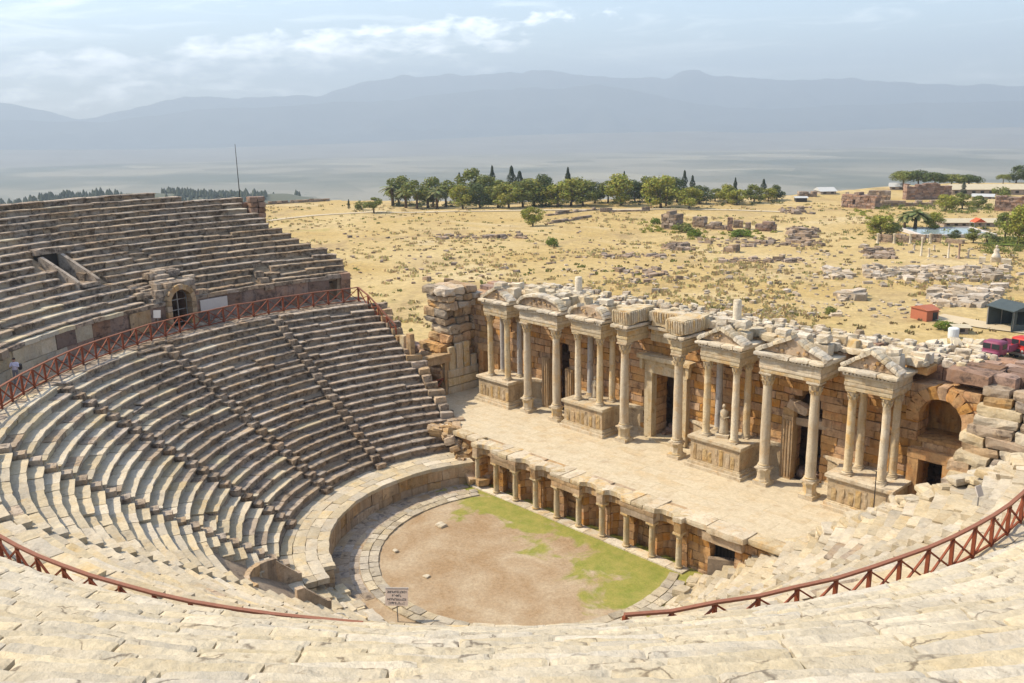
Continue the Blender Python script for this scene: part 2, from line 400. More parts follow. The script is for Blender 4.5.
def make_ground():
    rings = [0]
    r = 0
    while r < 15300:
        st = 3.2 if r < 64 else (4.5 if r < 420 else (14 if r < 700 else r*.03))
        r += st; rings.append(r)
    NA = 420
    # finer bearings where the open plain lies
    angs = []
    a0 = -1.75; a1 = .25; nf = 300
    for i in range(nf): angs.append(a0+(a1-a0)*i/nf)
    for i in range(NA-nf): angs.append(a1+(2*math.pi-(a1-a0))*i/(NA-nf))
    V = [(0, 0, ground_h(0, 0))]
    for rr in rings[1:]:
        for an in angs:
            x, y = rr*math.sin(an), rr*math.cos(an); V.append((x, y, ground_h(x, y)))
    F = []; mi = []
    for i in range(NA):
        F.append((0, 1+(i+1) % NA, 1+i)); mi.append(0)
    for k in range(len(rings)-2):
        b0 = 1+k*NA; b1 = b0+NA
        for i in range(NA):
            j = (i+1) % NA
            F.append((b0+i, b0+j, b1+j, b1+i))
            mi.append(1 if rings[k+1] > edge_r((angs[i]+math.pi) % (2*math.pi)-math.pi)+6 else 0)
    me = bpy.data.meshes.new('ground'); me.from_pydata(V, [], F)
    me.polygons.foreach_set('material_index', mi); me.polygons.foreach_set('use_smooth', [True]*len(F))
    # dry grass of the plateau
    m, nt, b = newmat('dry_grassland'); t = NT(nt); co = t.n('ShaderNodeTexCoord').outputs['Object']
    c = t.mix(t.ramp(t.noise(co, .022, 6, .6, .5), .36, .64), (.44,.31,.115), (.52,.40,.195))
    c = t.mix(t.ramp(t.noise(co, .06, 6, .62, .8), .52, .72), c, (.35,.25,.125))
    c = t.mix(t.math('MULTIPLY', t.ramp(t.noise(co, .035, 7, .65, .4), .60, .72), .7), c, (.52,.43,.27))
    c = t.mix(t.math('MULTIPLY', t.ramp(t.noise(co, .12, 8, .7, .3), .60, .68), .6), c, (.22,.165,.075))
    c = t.mix(t.math('MULTIPLY', t.ramp(t.noise(co, .05, 5, .6, 1.2), .62, .70), .35), c, (.24,.24,.06))
    c = t.mix(t.math('MULTIPLY', t.ramp(t.noise(co, .3, 8, .75, .4), .57, .64), .5), c, (.27,.19,.085))
    c = t.mix(t.math('MULTIPLY', t.ramp(t.noise(t.mapping(co, (.02,.05,.02)), 1.0, 7, .65, .6), .55, .64), .6), c, (.56,.45,.26))
    c = t.mix(.85, c, t.ramp(t.noise(co, .9, 10, .8), .25, .75, (.5,.48,.44,1), (1.35,1.35,1.35,1)), 'MULTIPLY')
    t.L(c, b.inputs['Base Color'])
    bm = t.n('ShaderNodeBump'); bm.inputs['Strength'].default_value = .8; bm.inputs['Distance'].default_value = .5
    t.L(t.noise(co, .6, 8, .7), bm.inputs['Height']); t.L(bm.outputs[0], b.inputs['Normal'])
    me.materials.append(m)
    m, nt, b = newmat('valley_fields'); t = NT(nt); co = t.n('ShaderNodeTexCoord').outputs['Object']
    vo = t.n('ShaderNodeTexVoronoi'); vo.inputs['Scale'].default_value = 1; vo.inputs['Randomness'].default_value = .9
    t.L(t.mapping(co, (.0022, .0035, 0)), vo.inputs['Vector'])
    sv = t.n('ShaderNodeSeparateColor'); t.L(vo.outputs['Color'], sv.inputs[0])
    c = t.mix(t.ramp(sv.outputs[0], .2, .8), (.165,.155,.105), (.25,.225,.16))
    c = t.mix(t.ramp(sv.outputs[1], .8, .9), c, (.29,.26,.18))
    c = t.mix(t.ramp(t.noise(co, .0009, 6, .6), .5, .6), c, (.11,.115,.075))
    c = t.mix(t.ramp(t.noise(co, .02, 8, .7), .6, .66), c, (.08,.085,.055))
    t.L(c, b.inputs['Base Color'])
    me.materials.append(m)
    o = bpy.data.objects.new('ground', me); COL.objects.link(o); tag(o, kind='structure')
make_ground()

def mountain_range(name, prof, D, depth_f, depth_b, seed, mat, amp=.3):
    az = [(at_dist(x, y, D), x, y) for x, y in prof]
    pts = []
    n = 260
    xs0, xs1 = prof[0][0], prof[-1][0]
    for i in range(n+1):
        x = lerp(xs0, xs1, i/n)
        for k in range(len(prof)-1):
            if prof[k][0] <= x <= prof[k+1][0]:
                u_ = (x-prof[k][0])/(prof[k+1][0]-prof[k][0]); y = lerp(prof[k][1], prof[k+1][1], u_*u_*(3-2*u_) if False else u_); break
        pts.append(at_dist(x, y, D))
    nd = 44; V = []; F = []
    for i, p in enumerate(pts):
        dr = Vector((p.x-CAM.x, p.y-CAM.y, 0)).normalized()
        H = p.z-VALLEY
        for k in range(nd+1):
            s_ = k/nd
            off = lerp(-depth_f, depth_b, s_)
            prof_ = 1-abs(off)/(depth_f if off < 0 else depth_b)
            x, y = p.x+dr.x*off, p.y+dr.y*off
            sp = abs(noise.noise(Vector((x/1250, y/1250, seed))))*1.3+.6*abs(noise.noise(Vector((x/500, y/500, seed+3))))+.3*noise.noise(Vector((x/170, y/170, seed+5)))
            e = prof_**1.25
            hh = H*(e-amp*3.2*sp*e*(1-e)*1.6) + (H*.06*noise.noise(Vector((x/420, y/420, seed+9)))+H*.035*noise.noise(Vector((x/150, y/150, seed+11))))*e
            V.append((x, y, VALLEY-12+max(0, hh)+ (12 if e > 0 else 0)))
    for i in range(n):
        for k in range(nd):
            a = i*(nd+1)+k; F.append((a, a+1, a+nd+2, a+nd+1))
    me = bpy.data.meshes.new(name); me.from_pydata(V, [], [tuple(reversed(f)) for f in F]); me.materials.append(mat)
    me.polygons.foreach_set('use_smooth', [True]*len(F))
    o = bpy.data.objects.new(name, me); COL.objects.link(o); tag(o, kind='structure')
M_MTN = plain('mountain_scrub', (.085,.085,.07), 1.0, .35, .0016)
M_HILL = plain('bare_foothill', (.20,.185,.15), 1.0, .45, .0022)
mountain_range('mountains', [(-260,100),(-120,96),(0,102),(45,110),(80,120),(96,118),(115,112),(150,105),(185,98),(230,97),(290,97),(320,95),(345,88),(370,82),(400,77),(440,75),(475,77),(510,73),(545,71),(570,74),(600,77),(650,78),(668,79),(690,70),(700,70),(714,76),(750,78),(790,79),(850,80),(880,80),(920,84),(980,85),(1024,86),(1150,88),(1280,92)], 13500, 2900, 1500, 2.2, M_MTN)
mountain_range('mountains', [(-300,118),(0,118),(60,120),(100,121),(200,108),(300,104),(400,98),(480,88),(560,84),(610,83),(650,92),(700,104),(760,108),(850,104),(930,101),(1024,100),(1280,104)], 11300, 2000, 1300, 8.1, M_MTN, .34)
mountain_range('hills', [(-300,150),(0,150),(200,149),(380,142),(480,137),(560,134),(640,132),(700,131),(760,133),(820,131),(900,128),(960,129),(1024,127),(1150,126),(1300,128)], 7600, 1900, 1300, 4.4, M_HILL, .22)

HAZE_D = 1.75e-4
def make_haze():
    mb = MB(); a = Vector((-15900, -15900, -262)); b_ = Vector((15900, 15900, 1050))
    mb.box((a+b_)/2, b_-a)
    m = bpy.data.materials.new('valley_haze'); m.use_nodes = True; nt = m.node_tree; nt.nodes.clear()
    out = nt.nodes.new('ShaderNodeOutputMaterial'); v = nt.nodes.new('ShaderNodeVolumePrincipled')
    v.inputs['Color'].default_value = (.735, .872, 1.0, 1); v.inputs['Density'].default_value = HAZE_D
    v.inputs['Anisotropy'].default_value = .1
    nt.links.new(v.outputs[0], out.inputs['Volume'])
    o = mb.build('haze', m); tag(o, kind='stuff')
make_haze()
# ------------------------------------------------------------------ the seating
CAMA = -43.0
def adiff(a, b): return abs((a-b+180) % 360-180)
RW = 12.05                                          # orchestra wall
N_LOW, RUN_L, RISE_L, R0_L, Z0_L = 21, .685, .468, 15.0, 1.9
def end_left(R):   return lerp(151.5, 157.0, sstep(15, 18, R)) if R < 18 else lerp(157.0, 164.5, (R-18)/13.0)
def end_right(R):  return (29.0 if R < 15.2 else lerp(23.5, 17.5, sstep(15, 30, R)))
STAIRS_L = [-90+22.4*k for k in range(-4, 5)]
BOX_A, BOX_H = -97.0, 6.6                          # the recess of the royal box

low = thing('lower_cavea', 'curving lower bank of stone seat rows around the orchestra, below the timber railing', 'seating tier', (C.x, C.y, 0))
def angspan(a0, a1):                               # going the cavea way round, from the left end down through -90 to the right end
    return (a0-(360 if a0 > 90 else 0), a1)
def matof(a, rg):                                  # grey lichened stone on the far left, cream on the near and right side
    aa = (a-360) if a > 90 else a
    q = sstep(-172, -105, aa)*2+rg.gauss(0, .28)
    return 0 if q < .55 else (3 if q < 1.45 else 1)
def add_detail(mb):
    mb.v = [p+noise.noise_vector(p*3.7)*.022+noise.noise_vector(p*9.0)*.009 if (p-CAM).length < 40 else p for p in mb.v]
def seat_row(parent, R, z, run, rise, a0, a1, rg, cuts=(), ruin=None, mats=None, fine=None, Lm=1.7, lip=.11, stairs=(), slab=False, name='seat_row'):
    mb = MB(); a0, a1 = angspan(a0, a1); a = a0
    while a < a1-.2:
        L = Lm*rg.uniform(.65, 1.5); da = math.degrees(L/R); b = min(a1, a+da); aisle = False
        for s_ in stairs:
            hw = math.degrees(.42/R)
            if a < s_-hw-.02 < b: b = s_-hw
            elif s_-hw-.03 <= a < s_+hw-.03: b = min(a1, s_+hw); aisle = True
        if a1-b < math.degrees(.35/R): b = a1
        am = (a+b)/2; skip = False
        for (ca, chw) in cuts:
            if adiff(am, ca) < chw+math.degrees(.2*L/R): skip = True
        if skip and mb.v:                               # an opening breaks the row: the next stretch is a part of its own
            if fine: add_detail(mb)
            mb.build(name, [S_GREY, S_CREAM, S_FORE, S_MID], parent); mb = MB()
        if not skip:
            ru = ruin(am) if ruin else .12
            hard = rg.random()
            if True:
                dz = rg.gauss(0, .008+.022*ru); dr = rg.gauss(0, .010+.025*ru)
                if hard > 1-.10*ru-.02: dz -= rg.uniform(.1, .25)
                ar = R_(am); er = Vector((math.cos(ar), math.sin(ar), 0)); et = Vector((-math.sin(ar), math.cos(ar), 0))
                fd = fine(am, R) if fine else 0
                if fd: dz = rg.gauss(0, .007); dr = rg.gauss(0, .012); ru = .04
                tl = rg.gauss(0, .006+.03*ru); ez = (Vector((0,0,1))+er*rg.gauss(0, .008+.025*ru)+et*tl).normalized()
                et = (et-ez*et.dot(ez)).normalized(); er2 = ez.cross(et)*-1
                if er2.dot(er) < 0: er2 = -er2
                H = rise+.34; dep = run+.20
                if aisle: dz = -.20+rg.gauss(0, .03); dr = .14+rg.gauss(0, .03)
                c = Vector((C.x, C.y, 0))+er*(R+dep/2+dr)+Vector((0,0,z+dz-H/2))
                LL = R_(b-a)*(R+.3)-(.018 if fd else .008+.02*ru*rg.random())
                mi = matof(am, rg) if mats is None else mats(am, rg)
                if fd: mb.rock(c, et, er2, ez, (LL, dep, H), (max(3, int(LL/fd)), max(3, int(dep/fd)), 3), .07, .085, .7, mi, lip=.03, rg=rg)
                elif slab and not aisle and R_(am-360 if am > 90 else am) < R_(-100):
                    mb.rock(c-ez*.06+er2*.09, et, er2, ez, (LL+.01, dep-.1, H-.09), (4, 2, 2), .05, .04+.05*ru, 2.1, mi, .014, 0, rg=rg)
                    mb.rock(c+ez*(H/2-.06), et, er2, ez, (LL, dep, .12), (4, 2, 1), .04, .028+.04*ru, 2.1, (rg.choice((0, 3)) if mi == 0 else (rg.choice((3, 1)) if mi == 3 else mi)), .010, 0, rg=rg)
                else: mb.rock(c, et, er2, ez, (LL, dep, H), (4, 2, 2), .06, .045+.05*ru, 2.1, mi, .014, lip, rg=rg)
        a = b
    if fine: add_detail(mb)
    return mb.build(name, [S_GREY, S_CREAM, S_FORE, S_MID], parent)
def ruin_low(a):
    a = a-360 if a > 90 else a
    return .2+.22*sstep(-100, -60, a)+.15*sstep(-30, 10, a)
rg = random.Random(11)
for i in range(N_LOW):
    R = R0_L+RUN_L*i; z = Z0_L+RISE_L*(i+1)
    cuts = []
    if R < 18.6: cuts.append((BOX_A, BOX_H))
    if i in (19, 20): pass
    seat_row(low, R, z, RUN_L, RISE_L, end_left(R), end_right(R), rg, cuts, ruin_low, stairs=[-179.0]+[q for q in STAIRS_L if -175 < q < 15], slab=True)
# radial stairs: two steps to each seat row
for s in [181.0]+[q for q in STAIRS_L if -175 < q < 15]:
    mb = MB(); ar = R_(s); er = Vector((math.cos(ar), math.sin(ar), 0)); et = Vector((-math.sin(ar), math.cos(ar), 0))
    for i in range(0, N_LOW*2, 2):
        R = R0_L+RUN_L*i/2; z = Z0_L+RISE_L*(i+1)/2
        if adiff(s, BOX_A) < BOX_H+1.5 and R < 18.6: continue
        rr = .3*ruin_low(s)
        c = Vector((C.x, C.y, 0))+er*(R-.20)+Vector((0,0,z-.27+rg.gauss(0, .02+.05*rr)))
        mb.rock(c, et, er, Vector((0,0,1)), (.80+rg.uniform(-.05, .05), .56, .62), (2,2,2), .05, .045, 2.0, 0 if (s-360 if s > 90 else s) < -125 else (3 if s < -100 else 1), .01, rg=rg)
    mb.build('stairway', [S_GREY, S_CREAM, S_FORE, S_MID], low)
# orchestra wall, its coping and the slabs of the walk behind it
mb = MB(); mc = MB(); mw = MB()
def wall_arc(mb, R, th, z0, z1, a0, a1, Lm, rg, m=lambda a, r: 0, amp=.02, seg=(2,1,2), jit=.015, r=.03, tilt=.0):
    a0, a1 = angspan(a0, a1); a = a0
    while a < a1-.1:
        da = math.degrees(Lm*rg.uniform(.7, 1.35)/R); b = min(a1, a+da)
        if a1-b < da*.3: b = a1
        am = R_((a+b)/2); er = Vector((math.cos(am), math.sin(am), 0)); et = Vector((-math.sin(am), math.cos(am), 0))
        LL = R_(b-a)*(R+th/2)-.012
        dz = rg.gauss(0, .01); dr = rg.gauss(0, jit)
        mb.rock(Vector((C.x, C.y, 0))+er*(R+th/2+dr)+Vector((0,0,(z0+z1)/2+dz)), et, er, Vector((0,0,1)), (LL, th, z1-z0), seg, r, amp, 1.6, m(math.degrees(am), rg), rg=rg)
        a = b
OW0, OW1 = 152.0, -108.0
wall_arc(mb, RW, .55, -.4, .62, OW0, OW1, 1.15, rg, seg=(3,1,3), amp=.045, jit=.03)
wall_arc(mb, RW, .55, .63, 1.5, OW0, OW1, 1.0, rg, seg=(3,1,3), amp=.045, jit=.03)
wall_arc(mc, RW-.08, .75, 1.51, 1.79, OW0, OW1, 1.5, rg, amp=.055, seg=(4,2,2))
mb.build('orchestra_wall', S_TAN, low); mc.build('wall_coping', S_CREAM, low)
for rw_ in (RW+.67, RW+1.42, RW+2.17): wall_arc(mw, rw_, .74, 1.42, 1.78+.012*rg.random(), OW0+.5, OW1+6, 1.3, rg, amp=.045, seg=(3,2,1))
# ruined right part: fallen slabs sloping to the orchestra
for k in range(420):
    a = rg.uniform(-108, 24); R = rg.uniform(11.6, 15.2)
    if adiff(a, BOX_A) < BOX_H and R > 13.5: continue
    zz = .15+max(0, R-12.4)*.62+rg.uniform(-.1, .12)
    p = PA(R, a, zz); yaw = R_(a+90)+rg.gauss(0, .12)
    ez = Vector((rg.gauss(0,.05), rg.gauss(0,.05), 1)).normalized(); ex = Vector((math.cos(yaw), math.sin(yaw), 0)); ex = (ex-ez*ex.dot(ez)).normalized(); ey = ez.cross(ex)
    mw.rock(p, ex, ey, ez, (rg.uniform(.7, 1.6), rg.uniform(.5, .9), rg.uniform(.3, .5)), (3,2,2), .06, .06, 1.6, 0, rg=rg)
mw.build('lower_walkway', S_CREAM, low)
# diazoma paving above the last row
mb = MB()
for k, Rr in enumerate((29.35, 30.15, 30.95, 31.75)):
    wall_arc(mb, Rr, .79, 11.45, 11.74+.01*(k % 2), 163, 17, 1.2, rg, amp=.05, seg=(4,3,1), m=lambda a, r: matof(a, r))
mb.build('diazoma_paving', [S_GREY, S_CREAM, S_FORE, S_MID], low)
# earth and rubble core under all the seats
def core(parent, name, prof, a0f, a1f, zb=-1.0, holes=()):
    V = []; F = []; na = 420
    for i in range(na+1):
        for (R, z) in prof:
            a0, a1 = angspan(a0f(R), a1f(R)); am = lerp(a0, a1, i/na); zz = z
            for (ha, hw, r0, r1, hz) in holes:
                if adiff(am, ha) < hw and r0 < R < r1: zz = min(z, hz)
            V.append(PA(R, am, zz))
    n = len(prof)
    for i in range(na):
        for k in range(n-1):
            a = i*n+k; F.append((a, a+1, a+n+1, a+n))
    b = len(V)
    for side in (0, na):
        base = len(V)
        for (R, z) in prof:
            a0, a1 = angspan(a0f(R), a1f(R)); V.append(PA(R, a1 if side else a0, zb))
        for k in range(n-1):
            q = side*n+k
            F.append((q, q+1, base+k+1, base+k) if side else (q+1, q, base+k, base+k+1))
    mb = MB(); mb.add(V, F); return mb.build(name, M_EARTH, parent)
core(low, 'earth_core', [(12.5, -1.0), (12.5, 1.38), (14.95, 1.5)]+[(R0_L+RUN_L*i, Z0_L+RISE_L*i-.12) for i in range(0, N_LOW+1, 2)]+[(29.6, 11.4), (33.0, 11.4)], lambda R: end_left(R)+.6, lambda R: end_right(R)-.6, holes=((-40.5, 67.0, 12, 13, -.35),))

# royal box on the axis
rb = thing('royal_box', 'recessed seat of honour with curved tan back and bench in the lowest seat rows', 'box seat', PA(16.5, BOX_A, 1.8))
def boxp(u_, v_, z):                                # u along the row, v outward from the orchestra
    ar = R_(BOX_A); return PA(14.4, BOX_A, z)+Vector((-math.sin(ar), math.cos(ar), 0))*u_+Vector((math.cos(ar), math.sin(ar), 0))*v_
mb = MB(); ms = MB(); mf = MB()
for k in range(13):
    th = math.pi*k/12; 
    u0, v0 = math.cos(th)*1.75, 1.5+math.sin(th)*1.9
    p = boxp(u0, v0, 2.75); nrm = (boxp(0, 1.5, 2.75)-p).normalized(); tg = nrm.cross(Vector((0,0,1)))
    if k < 5: p = p-Vector((0,0,.62))                  # the near side of the back is broken down
    mb.rock(p, tg, nrm, Vector((0,0,1)), (.58, .34, 2.0 if k > 4 else 1.1), (2,1,3), .06, .06, 1.5, rg=rg)
    p = boxp(u0, v0, 2.75)
    if 0 < k < 12:
        p = boxp(math.cos(th)*1.32, 1.5+math.sin(th)*1.4, 2.05)
        ms.rock(p, tg, nrm, Vector((0,0,1)), (.46, .55, .5), (2,2,1), .04, .02, 1.5, rg=rg)
for k in range(4):
    for q in range(3):
        mf.rock(boxp(-1.1+1.05*q, .3+.75*k, 1.72+(.02 if k < 1 else 0)), (boxp(1,0,0)-boxp(0,0,0)), (boxp(0,1,0)-boxp(0,0,0)), Vector((0,0,1)), (1.03, .74, .3), (2,2,1), .03, .03, 1.7, rg=rg)
mb.build('back_wall', S_TAN, rb); ms.build('bench', S_TAN, rb); mf.build('floor', S_CREAM, rb)
for sgn in (-1, 1):
    ma = MB(); o = boxp(sgn*1.98-.18, -.3, 1.75); ex = boxp(0,1,0)-boxp(0,0,0); ez = Vector((0,0,1)); sd_ = boxp(1,0,0)-boxp(0,0,0)
    ma.slab([(0,0),(1.9,0),(1.9,1.75),(1.5,1.75),(.2,.55),(0,.5)], o, ex, ez, sd_, .38, wob=.03)
    ma.build('armrest', S_TAN, rb)

# ------------------------------------------------------------------ upper cavea
up_ = thing('upper_cavea', 'ruined upper bank of stone seat rows with wall and arched door above the railing', 'seating tier', (C.x, C.y, 11))
R0_U, Z0_U, RUN_U, RISE_U = 32.8, 13.7, .85, .463
RWU = 32.5
def end_left_u(R):
    k = [(32, 164.2), (34.6, 164.2), (36, 165.8), (38, 169.5), (41.9, 172.4), (44.8, 173.2), (45.3, 179.8), (46.3, 182.8), (47.1, 183.6), (48.5, 184.5)]
    for q in range(len(k)-1):
        if k[q][0] <= R <= k[q+1][0]: return lerp(k[q][1], k[q+1][1], (R-k[q][0])/(k[q+1][0]-k[q][0]))
    return k[0][1] if R < 32 else k[-1][1]
VOM_A = 202.6                                       # -157.4: the sunken entrance
ARCH_A = 193.4                                      # -166.6: the arched door
def fine_u(am, R):
    if adiff(am, -42) < 34 and R < 46.5: return .11
    if adiff(am, -42) < 46 and R < 48: return .22
    return 0
def mats_u(a, rg):
    aa = a-360 if a > 90 else a
    if aa > -108: return 2
    q = sstep(-165, -110, aa)*2+rg.gauss(0, .28)
    return 0 if q < .55 else (3 if q < 1.45 else 2)
rg = random.Random(5)
for i in range(27):
    R = R0_U+RUN_U*i; z = Z0_U+RISE_U*(i+1)
    a0 = end_left_u(R)+rg.uniform(-.5, .9); a1 = 14.0
    if i > 16: a0 = -100; a1 = 5
    a0 = a0 if a0 < 180 else a0-360
    cuts = [(178.3, math.degrees(.45/R))] if i < 3 else []
    if 4 <= i <= 8: cuts.append((VOM_A, math.degrees(.95/R)))
    if i <= 2: cuts.append((ARCH_A, math.degrees((1.35 if i < 2 else .8)/R)))
    mb_a0 = a0 if a0 > 0 else a0
    # rows that begin beyond the half-turn are handled by passing the span directly
    if a0 < 0:
        seat_row_a0 = a0
        _as = angspan
        angspan = lambda p, q: (p if p < 90 else p-360, q)
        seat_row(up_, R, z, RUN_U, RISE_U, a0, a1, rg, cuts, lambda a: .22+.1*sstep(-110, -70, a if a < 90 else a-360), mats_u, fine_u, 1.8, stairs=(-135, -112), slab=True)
        angspan = _as
    else:
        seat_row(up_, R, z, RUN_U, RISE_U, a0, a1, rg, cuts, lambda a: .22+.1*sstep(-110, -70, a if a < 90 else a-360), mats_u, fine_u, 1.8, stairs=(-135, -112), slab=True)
# stairs of the upper bank
for s in (-135, -112, 178.3):
    mb = MB(); ar = R_(s); er = Vector((math.cos(ar), math.sin(ar), 0)); et = Vector((-math.sin(ar), math.cos(ar), 0))
    for i in range(0, 36 if s < 0 else 6, 2):
        R = R0_U+RUN_U*i/2; z = Z0_U+RISE_U*(i+1)/2
        mb.rock(Vector((C.x, C.y, 0))+er*(R-.22)+Vector((0,0,z-.27)), et, er, Vector((0,0,1)), (.86, .66, .55), (2,2,2), .05, .045, 2.0, 0 if s > 0 or s < -130 else 1, .01, rg=rg)
    mb.build('stairway', [S_GREY, S_CREAM], up_)
# podium wall behind the walk, blocks in two courses, with the arched door and the end doorway left open
mb = MB()
def gap(a0, a1, zlo, zhi):
    a0, a1 = angspan(a0, a1)
    holes = sorted([(ARCH_A-360-1.9, ARCH_A-360+1.9), (167.3-360-.75, 167.3-360+.75)])
    segs = []; s0 = a0
    for h0, h1 in holes:
        if h0 > s0: segs.append((s0, h0))
        s0 = h1
    segs.append((s0, a1)); return segs
_as = angspan
angspan = lambda p, q: (p, q)
for (s0, s1) in gap(164.2, 15, 0, 0):
    for (z0, z1, ln) in ((11.4, 12.55, 1.3), (12.56, 13.62, 1.5)):
        wall_arc(mb, RWU, .55, z0, z1, s0, s1, ln, rg, lambda a, r: (0 if matof(a, r) == 0 else 1), amp=.05, seg=(3,1,3), jit=.02)
    mb.build('podium_wall', [S_RUIN, S_CREAM], up_); mb = MB()
for (s0, s1) in gap(164.2, 15, 13.6, 14.0):
    wall_arc(mb, RWU-.10, .9, 13.62, 13.94, s0, s1, 1.5, rg, lambda a, r: (0 if matof(a, r) == 0 else 1), amp=.055, seg=(4,3,1))
    mb.build('wall_cornice', [S_GREY, S_FORE], up_); mb = MB()
angspan = _as
core(up_, 'earth_core', [(32.6, 11.0), (32.6, 13.7)]+[(R0_U+RUN_U*i, Z0_U+RISE_U*i-.13) for i in range(0, 18)]+[(47.9, 21.0), (48.4, 18.0)], lambda R: end_left_u(R)+1.3, lambda R: 13.5, holes=((ARCH_A, 2.3, 30, 35.4, 11.0), (VOM_A, 1.5, 35.6, 40.6, 15.3), (167.3, .8, 30, 33.5, 11.0)))
# arched door
ad = MB(); aw = MB()
ar = R_(ARCH_A); er = Vector((math.cos(ar), math.sin(ar), 0)); et = Vector((-math.sin(ar), math.cos(ar), 0)); ez = Vector((0,0,1))
base = Vector((C.x, C.y, 0))
for k in range(11):                                 # voussoirs
    th = math.pi*k/10
    p = base+er*(RWU+.15)+et*(math.cos(th)*1.18)+ez*(13.75+math.sin(th)*1.18)
    rd = et*math.cos(th)+ez*math.sin(th); tg = er.cross(rd)
    ad.rock(p, tg, er, rd, (.40, 1.0, .46), (2,2,2), .04, .03, 1.8, jit=.01, rg=rg)
for sgn in (-1, 1):
    for k in range(4):
        ad.rock(base+er*(RWU+.15)+et*(sgn*1.18)+ez*(11.9+.47*k), et, er, ez, (.46, 1.0, .46), (2,2,2), .04, .03, 1.8, jit=.01, rg=rg)
    # passage walls running back into the seats
    for k in range(3):
        aw.rock(base+er*(RWU+1.1+.75*k)+et*(sgn*1.15)+ez*(13.2), et, er, ez, (.4, .78, 3.3), (1,2,4), .04, .04, 1.2, rg=rg)
d = ad.build('door_arch', S_TAN, up_)
aw.build('passage_wall', S_RUIN, up_)
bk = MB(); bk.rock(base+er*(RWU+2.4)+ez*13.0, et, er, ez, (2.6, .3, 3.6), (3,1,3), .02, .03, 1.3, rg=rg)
bk.build('passage_back', M_DARK, up_)  # the passage's inner darkness is painted on: near-black back slab
# iron door leaf behind bars
g = MB()
for u_ in (-.9, -.05, .9): g.bar(base+er*(RWU+.35)+et*u_+ez*11.8, base+er*(RWU+.35)+et*u_+ez*(13.9+(.85 if abs(u_) < .5 else .1)), .07)
for zz in (11.95, 13.0, 13.85): g.bar(base+er*(RWU+.35)+et*-.9+ez*zz, base+er*(RWU+.35)+et*.9+ez*zz, .07)
for k in range(10):
    th0, th1 = math.pi*k/10, math.pi*(k+1)/10
    g.bar(base+er*(RWU+.35)+et*math.cos(th0)*.93+ez*(13.8+math.sin(th0)*.93), base+er*(RWU+.35)+et*math.cos(th1)*.93+ez*(13.8+math.sin(th1)*.93), .07)
gate = g.build('gate', M_METAL, up_)
# low timber door and plaster panel beside the arch
g = MB(); a_ = R_(ARCH_A+6.0); er2 = Vector((math.cos(a_), math.sin(a_), 0)); et2 = Vector((-math.sin(a_), math.cos(a_), 0))
g.rock(base+er2*(RWU-.12)+et2*.6+ez*12.75, et2, er2, ez, (2.0, .12, 1.7), (2,1,2), .02, .02, 1.0, rg=rg)
g.build('panel', S_TAN, up_)
g = MB(); a_ = R_(ARCH_A-5.6); er2 = Vector((math.cos(a_), math.sin(a_), 0)); et2 = Vector((-math.sin(a_), math.cos(a_), 0))
g.rock(base+er2*(RWU-.10)+ez*13.0, et2, er2, ez, (2.6, .12, .95), (2,1,1), .01, .015, 1.0, rg=rg)
g.build('panel', M_PLASTER, up_)
# sunken entrance higher up
g = MB(); ar = R_(VOM_A); er = Vector((math.cos(ar), math.sin(ar), 0)); et = Vector((-math.sin(ar), math.cos(ar), 0))
for sgn in (-1, 1):
    o = base+er*36.0+et*(sgn*.95-.14)+ez*15.7
    g.slab([(0,-.2),(4.0,-.2),(4.0,2.15),(3.7,2.2),(.35,.62),(0,.4)], o, er, ez, et, .28, wob=.05)
g.build('side_wall', S_MID, up_)
g = MB(); g.rock(base+er*40.4+et*0+ez*18.22, et, er, ez, (2.3, .9, .5), (3,2,1), .06, .05, 1.5, rg=rg); g.build('lintel', S_GREY, up_)
g = MB(); g.rock(base+er*40.45+ez*17.0, et, er, ez, (1.9, .3, 2.6), (1,1,1)); g.build('opening_shade', M_DARK, up_)  # near-black slab paints the shade of the entrance hole
g = MB()
for k in range(5): g.rock(base+er*(36.2+.85*k)+ez*15.75, et, er, ez, (1.8, .84, .3), (3,2,1), .03, .05, 1.4, rg=rg)
g.build('entrance_floor', S_GREY, up_)
# end doorway by the left end
g = MB(); ar = R_(167.3); er = Vector((math.cos(ar), math.sin(ar), 0)); et = Vector((-math.sin(ar), math.cos(ar), 0))
g.rock(base+er*(RWU+1.0)+ez*12.8, et, er, ez, (1.2, .2, 2.8)); g.build('opening_shade', M_DARK, up_)  # solid dark slab colours in the doorway's shade
g = MB(); g.rock(base+er*(RWU+.25)+ez*13.85, et, er, ez, (1.4, .7, .42), (3,2,1), .05, .05, 1.5, rg=rg); g.build('lintel', S_GREY, up_)
g = MB()
for k in range(4):
    for q in range(2): g.rock(base+er*(RWU+.25+.75*q)+et*-1.15+ez*(12.0+.6*k+.02*q)+er*rg.uniform(-.1,.1), et, er, ez, (.95, .78, .62), (2,2,2), .07, .07, 1.5, rg=rg)
g.build('end_pier', S_RUIN, up_)

